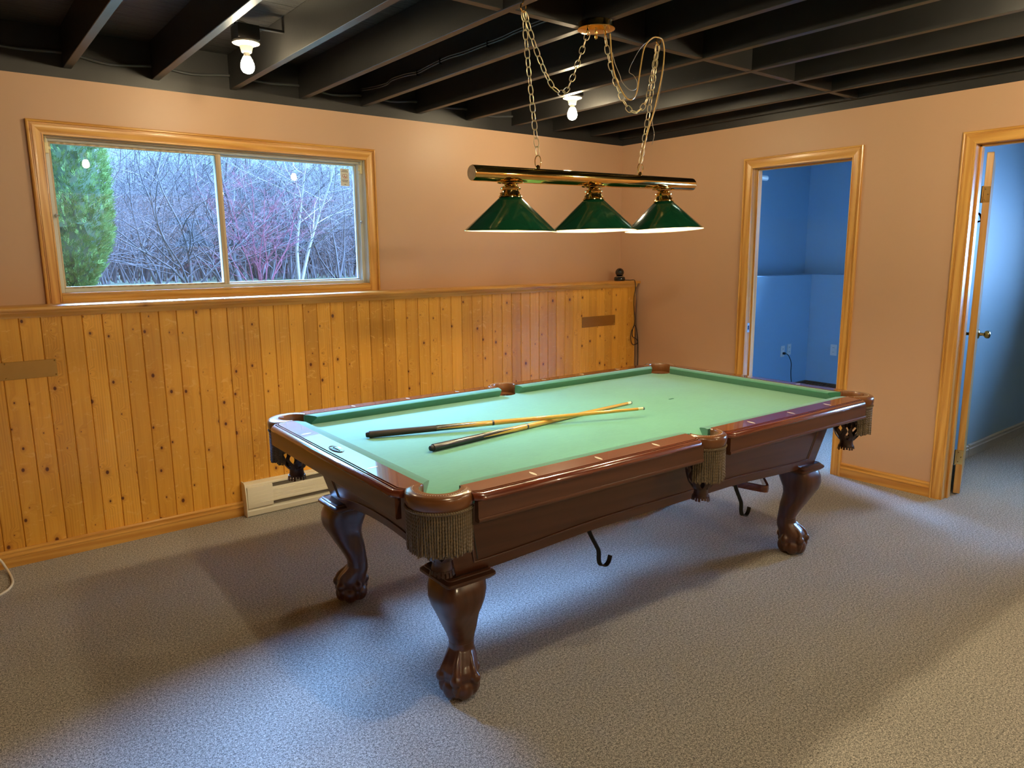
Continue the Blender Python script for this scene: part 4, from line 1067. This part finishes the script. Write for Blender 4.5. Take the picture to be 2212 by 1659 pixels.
b = B(); b.tube(smoothpath([rel(p) for p in cord], 6), .0030, 8); obj('lamp_cord', b, M['gold_cord'], LT, 'translucent gold lamp cord')
b = B(); b.tube(smoothpath([rel(p) for p in [(-2.335, -2.13, 2.30), (-2.330, -2.14, 2.258), (-2.300, -2.14, 2.215), (-2.285, -2.14, 2.19), (-2.239, -2.14, 2.165), (-2.200, -2.14, 2.172), (-2.192, -2.14, 2.20), (-2.215, -2.14, 2.225), (-2.243, -2.14, 2.236), (-2.225, -2.14, 2.276), (-2.170, -2.14, 2.345), (-2.10, -2.14, 2.392)]], 6), .0012, 6)
b.tube(smoothpath([rel(p) for p in [(-2.02, -2.14, 2.36), (-2.028, -2.14, 2.26), (-2.06, -2.14, 2.13), (-2.085, -2.135, 2.06), (-2.07, -2.135, 2.0), (-2.085, -2.135, 1.955)]], 6), .0012, 6)
obj('ground_wire', b, M['silver_wire'], LT, 'fine bare earth wire')

# ================================================================= BARE BULB LAMPHOLDERS BETWEEN THE JOISTS
def lampholder(x, y, label, power):
    jn = max(q for q in JX if q < x) + .038; nx = min([q for q in JX if q > x])
    o = empty('ceiling_lampholder', (x, y, ZC), 0, label, 'ceiling light', None)
    zz = lambda z: z - ZC
    b = B(); b.box(-.05, .05, -.05, .05, zz(2.462), zz(2.525), .004); b.box(jn - x, nx - x, -.012, .012, zz(2.523), zz(2.533)); obj('junction_box', b, M['black'], o, 'black painted box and bar', angle=30)
    b = B(); b.lathe([(.030, zz(2.462)), (.057, zz(2.461)), (.061, zz(2.456)), (.060, zz(2.450)), (.044, zz(2.444)), (.030, zz(2.438)), (.026, zz(2.424)), (.023, zz(2.412)), (.020, zz(2.410))], 36); hd = obj('porcelain_base', b, M['porcelain'], o, 'white porcelain keyless lampholder')
    b = B()
    for sg in (-1, 1): b.ball((.046 * sg * .9, -.046 * sg * .42, zz(2.447)), (.005, .005, .003), 8, 5)
    obj('screw', b, M['knob'], hd)
    b = B(); b.lathe([(.0135, zz(2.412)), (.0145, zz(2.402)), (.017, zz(2.392))], 20); bs = obj('bulb_neck', b, M['porcelain'], o)
    b = B(); b.lathe([(.017, zz(2.392)), (.023, zz(2.380)), (.029, zz(2.364)), (.0305, zz(2.350)), (.028, zz(2.336)), (.020, zz(2.325)), (.008, zz(2.320)), (.001, zz(2.3195))], 20); obj('bulb', b, bulbmat('bulb_glow_%d_%d' % (int(-x * 100), int(-y * 100)), power), o, 'lit frosted bulb', angle=60)
    b = B(); 
    for k_ in range(2): b.tube(smoothpath([(jn - x + .01, .06 + .006 * k_, zz(2.545)), (-.09, .05 + .006 * k_, zz(2.555)), (-.02, .03 + .005 * k_, zz(2.552)), (.02, .02, zz(2.542)), (.026 + .005 * k_, .01, zz(2.522))], 5), .0026, 6)
    obj('wire', b, M['white_cord'], o, 'white twin wire')
    return o
PW = 430.
lampholder(-3.382, -.82, 'bare lit bulb in a white lampholder between the joists above the window', PW * .52)
lampholder(-1.345, -.83, 'bare lit bulb in a white lampholder between the joists behind the brass light', PW * .72)
lampholder(-3.382, -3.50, 'bare lit bulb between the joists on the camera side of the room', PW * 1.8)
lampholder(-1.345, -3.50, 'bare lit bulb between the joists near the right wall, beyond the door', PW * 1.7)
lampholder(-3.382, -6.1, 'added unseen fill bulb between the joists at the back of the room', PW * 2.)  # out of view, added as fill for the floor and walls
lampholder(-1.345, -6.1, 'added unseen fill bulb between the joists in the back corner of the room', PW * 2.)  # second added fill bulb, also out of view

# ================================================================= OUTSIDE
GZ = 1.06
b = B(); b.box(-45, 60, .2, 75, GZ - .3, GZ); g_ = obj('ground_outside', b, M['ground'], None, 'rough winter grass outside the window', None, None, 'structure', None)
def cone(t, Y): s_ = .123 + (.508 - .123) * t; return CAM[0] + s_ * (Y - CAM[1])
def twig_tree(rnd, height, stems, r0, spread, depth=3, twist=.35, low=.12, dens=1.):
    b = B()
    def grow(p, d, L_, r_, lev):
        n = 4 if lev < 2 else 3; pts = [p]; q = p.copy(); dd = d.copy()
        for i in range(n):
            dd = (dd + Vector((rnd.gauss(0, 1), rnd.gauss(0, 1), rnd.gauss(0, .5) + (.12 if lev else 0))) * twist * .5).normalized(); q = q + dd * L_ / n; pts.append(q)
        sp = smoothpath(pts, 2) if lev < 2 else pts; m = len(sp)
        b.tube(sp, [r_ * (1 - .72 * i / (m - 1)) for i in range(m)], 5 if lev == 0 else (4 if lev == 1 else 3), caps=False)
        if lev >= depth: return
        k_ = int((7 if lev == 0 else 4) * dens * (1.4 if lev == 0 else 1))
        for j in range(k_):
            t = low + (1 - low) * (j + rnd.random()) / k_; i = min(int(t * (len(pts) - 1)), len(pts) - 2); f = t * (len(pts) - 1) - i
            bp = pts[i].lerp(pts[i + 1], min(1, f)); a = rnd.uniform(0, 2 * PI); tilt = rnd.uniform(.45, 1.1)
            axd = (pts[i + 1] - pts[i]).normalized(); o = axd.orthogonal().normalized(); o = Matrix.Rotation(a, 3, axd) @ o
            nd = (axd * math.cos(tilt) + o * math.sin(tilt)).normalized(); grow(bp, nd, L_ * rnd.uniform(.34, .58) * (1 - .35 * t), max(r_ * (1 - .7 * t) * .55, .0028), lev + 1)
    for k_ in range(stems):
        a = rnd.uniform(0, 2 * PI); o = rnd.uniform(0, spread)
        grow(Vector((math.cos(a) * o * .25, math.sin(a) * o * .25, -.05)), Vector((math.cos(a) * spread * .5 * rnd.random(), math.sin(a) * spread * .5 * rnd.random(), 1)).normalized(), height * rnd.uniform(.75, 1.05), r0 * rnd.uniform(.6, 1.1), 0)
    return b
rt = random.Random(21)
kinds = {
    'alder': (twig_tree(rt, 4.6, 5, .034, .55, 3, .30, .10, 1.15), M['bark'], 'bare grey many-stemmed tree in the thicket outside the window', 'bare many-stemmed trees outside the window'),
    'maple': (twig_tree(rt, 6.0, 1, .085, .1, 3, .22, .14, 1.9), M['bark'], 'bare dark single-trunk tree in the thicket outside the window', 'bare single-trunk trees outside the window'),
    'birch': (twig_tree(rt, 6.0, 2, .060, .5, 3, .18, .22, 1.3), M['bark_pale'], 'pale-barked birch beyond the right pane of the window', None),
    'shrub': (twig_tree(rt, 2.7, 7, .016, .7, 3, .34, .08, 1.0), M['bark_red'], 'reddish bare shrub beyond the right pane of the window', None)}
nm = {'alder': 'bare_tree', 'maple': 'bare_tree', 'birch': 'birch_tree', 'shrub': 'bare_shrub'}
src = {}
spots = [('alder', .36, 6.5, 1.), ('maple', .52, 9.0, 1.), ('alder', .62, 10.5, 1.1), ('birch', .735, 8.2, 1.), ('shrub', .60, 6.4, 1.), ('alder', .80, 12., 1.1), ('alder', .90, 8.8, 1.), ('maple', .44, 13., 1.1), ('maple', .68, 14., 1.15), ('alder', .30, 10., 1.2), ('maple', .97, 11., 1.), ('alder', .52, 15., 1.3), ('alder', .16, 12., 1.2), ('alder', 1.1, 13., 1.2), ('maple', .24, 15., 1.1), ('maple', .86, 16., 1.2), ('alder', .72, 18., 1.4), ('alder', .40, 19., 1.4), ('alder', .06, 9., 1.), ('maple', .58, 12., 1.), ('alder', .70, 9.6, 1.), ('alder', .47, 8., 1.), ('maple', .80, 9.8, 1.), ('alder', .99, 9.2, 1.1), ('maple', .35, 12.5, 1.1), ('alder', .26, 8., 1.), ('alder', .64, 16., 1.3)]
for kd, t, Y, sc in spots:
    bm_, mat_, lab, grp = kinds[kd]
    if kd not in src: src[kd] = o = obj(nm[kd], bm_, mat_, None, lab, 'tree' if kd != 'shrub' else 'shrub', grp, None, None)
    else:
        o = src[kd].copy(); COL.objects.link(o)
    hz = (.25 * Y + .35) / {'alder': 5.2, 'maple': 6.6, 'birch': 6.2, 'shrub': 3.2}[kd]
    o.location = (cone(t, Y), Y, GZ); o.rotation_euler = (0, 0, rt.uniform(0, 6.28)); o.scale = (sc * .8, sc * .8, min(hz, sc))
# uncountable thicket of whips and twigs behind
b = B()
for i in range(4600):
    Y = rt.uniform(9, 34); t = rt.uniform(-.15, 1.25); x = cone(t, Y); h_ = rt.uniform(1.6, min(5.5, .23 * Y)) * (1 if rt.random() < .6 else .5); r_ = rt.uniform(.006, .022) * (1 if rt.random() < .85 else 2)
    lx, ly = rt.gauss(0, .22), rt.gauss(0, .15); pts = [Vector((x, Y, GZ))]
    for k_ in range(4): pts.append(pts[-1] + Vector((lx + rt.gauss(0, .08), ly + rt.gauss(0, .08), 1)).normalized() * h_ / 4)
    b.tube(pts, [r_ * (1 - .2 * k_) for k_ in range(5)], 3, caps=False)
    for k_ in range(3):
        p = pts[rt.randint(1, 3)]; d_ = Vector((rt.gauss(0, 1), rt.gauss(0, .6), rt.uniform(.1, 1.0))).normalized(); l_ = rt.uniform(.4, 1.3); b.tube([p, p + d_ * l_ * .5 + Vector((0, 0, rt.gauss(0, .05))), p + d_ * l_], [r_ * .5, r_ * .4, r_ * .2], 3, caps=False)
obj('tree_thicket', b, M['bark_far'], None, 'dense bare woodland thicket beyond the window', 'thicket', None, 'stuff', None)
# cedar beside the window
cd = empty('cedar_tree', (-3.66, 3.2, GZ), 0, 'bright green columnar cedar beyond the left pane of the window', 'tree')
b = B(); b.tube([(0, 0, -.05), (.01, 0, 1.), (0, .01, 2.6)], [.05, .035, .01], 8); obj('trunk', b, M['bark'], cd)
b = B(); rc = random.Random(4)
def cedar_r(z): return .37 * min(1, (z - .05) / .55) ** .6 * (1 - max(0, (z - 1.7) / 1.5)) ** .8
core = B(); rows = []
for i in range(40):                       # dense inside of the crown, its shade put into the darker green
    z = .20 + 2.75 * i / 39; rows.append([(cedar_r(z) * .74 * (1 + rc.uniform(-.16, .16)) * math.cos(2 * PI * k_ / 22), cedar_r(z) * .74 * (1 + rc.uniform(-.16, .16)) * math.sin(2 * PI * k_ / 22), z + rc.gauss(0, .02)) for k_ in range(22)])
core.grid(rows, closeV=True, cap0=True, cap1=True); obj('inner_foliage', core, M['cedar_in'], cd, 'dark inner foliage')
for i in range(15000):
    z = .10 + 2.95 * rc.random() ** 1.05; a = rc.uniform(0, 2 * PI); clump = .5 + .5 * math.sin(a * 9 + 3 * math.sin(z * 11)) * math.sin(z * 17 + 2 * math.sin(a * 5))
    rr = cedar_r(z) * rc.uniform(.74, .90) + .055 * clump * cedar_r(z) / .37; p = Vector((rr * math.cos(a), rr * math.sin(a), z)); o = Vector((math.cos(a), math.sin(a), 0))
    up = (o * rc.uniform(.4, .9) + Vector((rc.gauss(0, .25), rc.gauss(0, .25), rc.uniform(.3, .9)))).normalized(); sd = up.cross(Vector((rc.gauss(0, 1), rc.gauss(0, 1), rc.gauss(0, 1)))).normalized(); l_ = rc.uniform(.040, .075)
    for k_ in range(5):                       # flat feathery spray: slim fingers along a rib
        sg = -1 if k_ % 2 else 1; q = p + up * l_ * (.14 * k_); e = (up + sd * sg * rc.uniform(.4, .8)).normalized() if k_ < 4 else up
        n2 = e.cross(up.cross(sd) + up * .01).normalized(); ll = l_ * rc.uniform(.45, .65); w_ = ll * .10
        b.f([b.v(q), b.v(q + e * ll * .45 + n2 * w_), b.v(q + e * ll), b.v(q + e * ll * .45 - n2 * w_)])
obj('foliage', b, M['cedar'], cd, angle=None)
# far house glimpsed between the stems
hs = empty('far_house', (13.4, 40, GZ), 0, 'small white building glimpsed through the bare trees', 'building')
b = B(); b.box(-.95, .55, 0, 3, 0, .80); b.box(.75, 1.35, 0, 2, 0, .55); obj('wall', b, M['house_white'], hs, angle=None)
b = B(); b.prism([(-1.1, -.2, .80), (.7, -.2, .80), (.4, -.2, 1.1), (-.8, -.2, 1.1)], (0, 3.4, 0)); obj('roof', b, M['roof_grey'], hs, angle=None)

# ================================================================= LIGHT, WORLD, CAMERA
wd = bpy.data.worlds.new('World'); S.world = wd; wd.use_nodes = True; nt = wd.node_tree; nt.nodes.clear()
wo = nt.nodes.new('ShaderNodeOutputWorld'); bg = nt.nodes.new('ShaderNodeBackground'); tc = nt.nodes.new('ShaderNodeTexCoord'); sx = nt.nodes.new('ShaderNodeSeparateXYZ'); rp = nt.nodes.new('ShaderNodeValToRGB')
nt.links.new(tc.outputs['Generated'], sx.inputs[0]); nt.links.new(sx.outputs[2], rp.inputs[0]); nt.links.new(rp.outputs[0], bg.inputs[0]); nt.links.new(bg.outputs[0], wo.inputs[0])
bg.inputs[1].default_value = 5.5
el = rp.color_ramp.elements
for p, c in [(.0, (.082, .126, .232)), (.05, (.088, .146, .250)), (.10, (.088, .178, .235)), (.15, (.10, .24, .31)), (.20, (.11, .38, .54)), (.28, (.16, .50, .70)), (.40, (.45, .85, 1.05)), (1., (.5, .82, 1.))]:
    e = el.new(p); e.color = (*c, 1)
el.remove(el[0]); el.remove(el[-1])
def sun(name, az_from, elev, ang_, e, col):
    l = bpy.data.lights.new(name, 'SUN'); l.energy = e; l.angle = math.radians(ang_); l.color = col
    o = bpy.data.objects.new(name, l); COL.objects.link(o); a = math.radians(az_from); el_ = math.radians(elev)
    d = Vector((math.cos(a) * math.cos(el_), math.sin(a) * math.cos(el_), math.sin(el_)))     # towards the light
    o.rotation_euler = d.to_track_quat('Z', 'Y').to_euler(); o.location = d * 60; return o
sun('sky_glow', 85, 49, 48, 105., (.245, .48, 1.))        # bright overcast sky over the wood
sun('sky_fill_east', -38, 24, 84, 66., (.30, .55, 1.))  # extra sun lamp added to brighten the blue rooms from the far side

def portal(loc, rot, sx_, sy_):
    l = bpy.data.lights.new('window_portal', 'AREA'); l.shape = 'RECTANGLE'; l.size = sx_; l.size_y = sy_; l.cycles.is_portal = True
    o = bpy.data.objects.new('window_portal', l); COL.objects.link(o); o.location = loc; o.rotation_euler = rot; return o
portal((-3.255, .16, 1.70), (-PI / 2, 0, 0), 1.75, .80)
portal((1.10, .16, 1.82), (-PI / 2, 0, 0), 1.60, 1.08)
portal((XR + .16, -4.0, 1.55), (0, PI / 2, 0), .8, 1.2)
portal((MX + .38, -1.575, 1.79), (0, PI / 2, 0), 1.02, 1.15)

cam = bpy.data.cameras.new('camera'); co = bpy.data.objects.new('camera', cam); COL.objects.link(co); S.camera = co
f_ = Vector((math.cos(PITCH) * math.cos(YAW), math.cos(PITCH) * math.sin(YAW), math.sin(PITCH))); r_ = f_.cross(Vector((0, 0, 1))).normalized(); u_ = r_.cross(f_)
c_, s_ = math.cos(ROLL), math.sin(ROLL); R_ = c_ * r_ + s_ * u_; U_ = -s_ * r_ + c_ * u_
co.matrix_world = Matrix(((R_.x, U_.x, -f_.x, CAM[0]), (R_.y, U_.y, -f_.y, CAM[1]), (R_.z, U_.z, -f_.z, CAM[2]), (0, 0, 0, 1)))
cam.sensor_fit = 'HORIZONTAL'; cam.sensor_width = 36; cam.lens = 36 * FPX / 2212; cam.clip_start = .05; cam.clip_end = 300

vs = S.view_settings; vs.view_transform = 'Standard'; vs.look = 'None'; vs.gamma = 1; vs.use_curve_mapping = False; vs.exposure = 0.58
S.cycles.max_bounces = 6; S.cycles.diffuse_bounces = 4; S.cycles.glossy_bounces = 3; S.cycles.transparent_max_bounces = 12; S.cycles.transmission_bounces = 4
S.cycles.sample_clamp_indirect = 6.; S.cycles.caustics_reflective = False; S.cycles.caustics_refractive = False
S.cycles.use_denoising = True
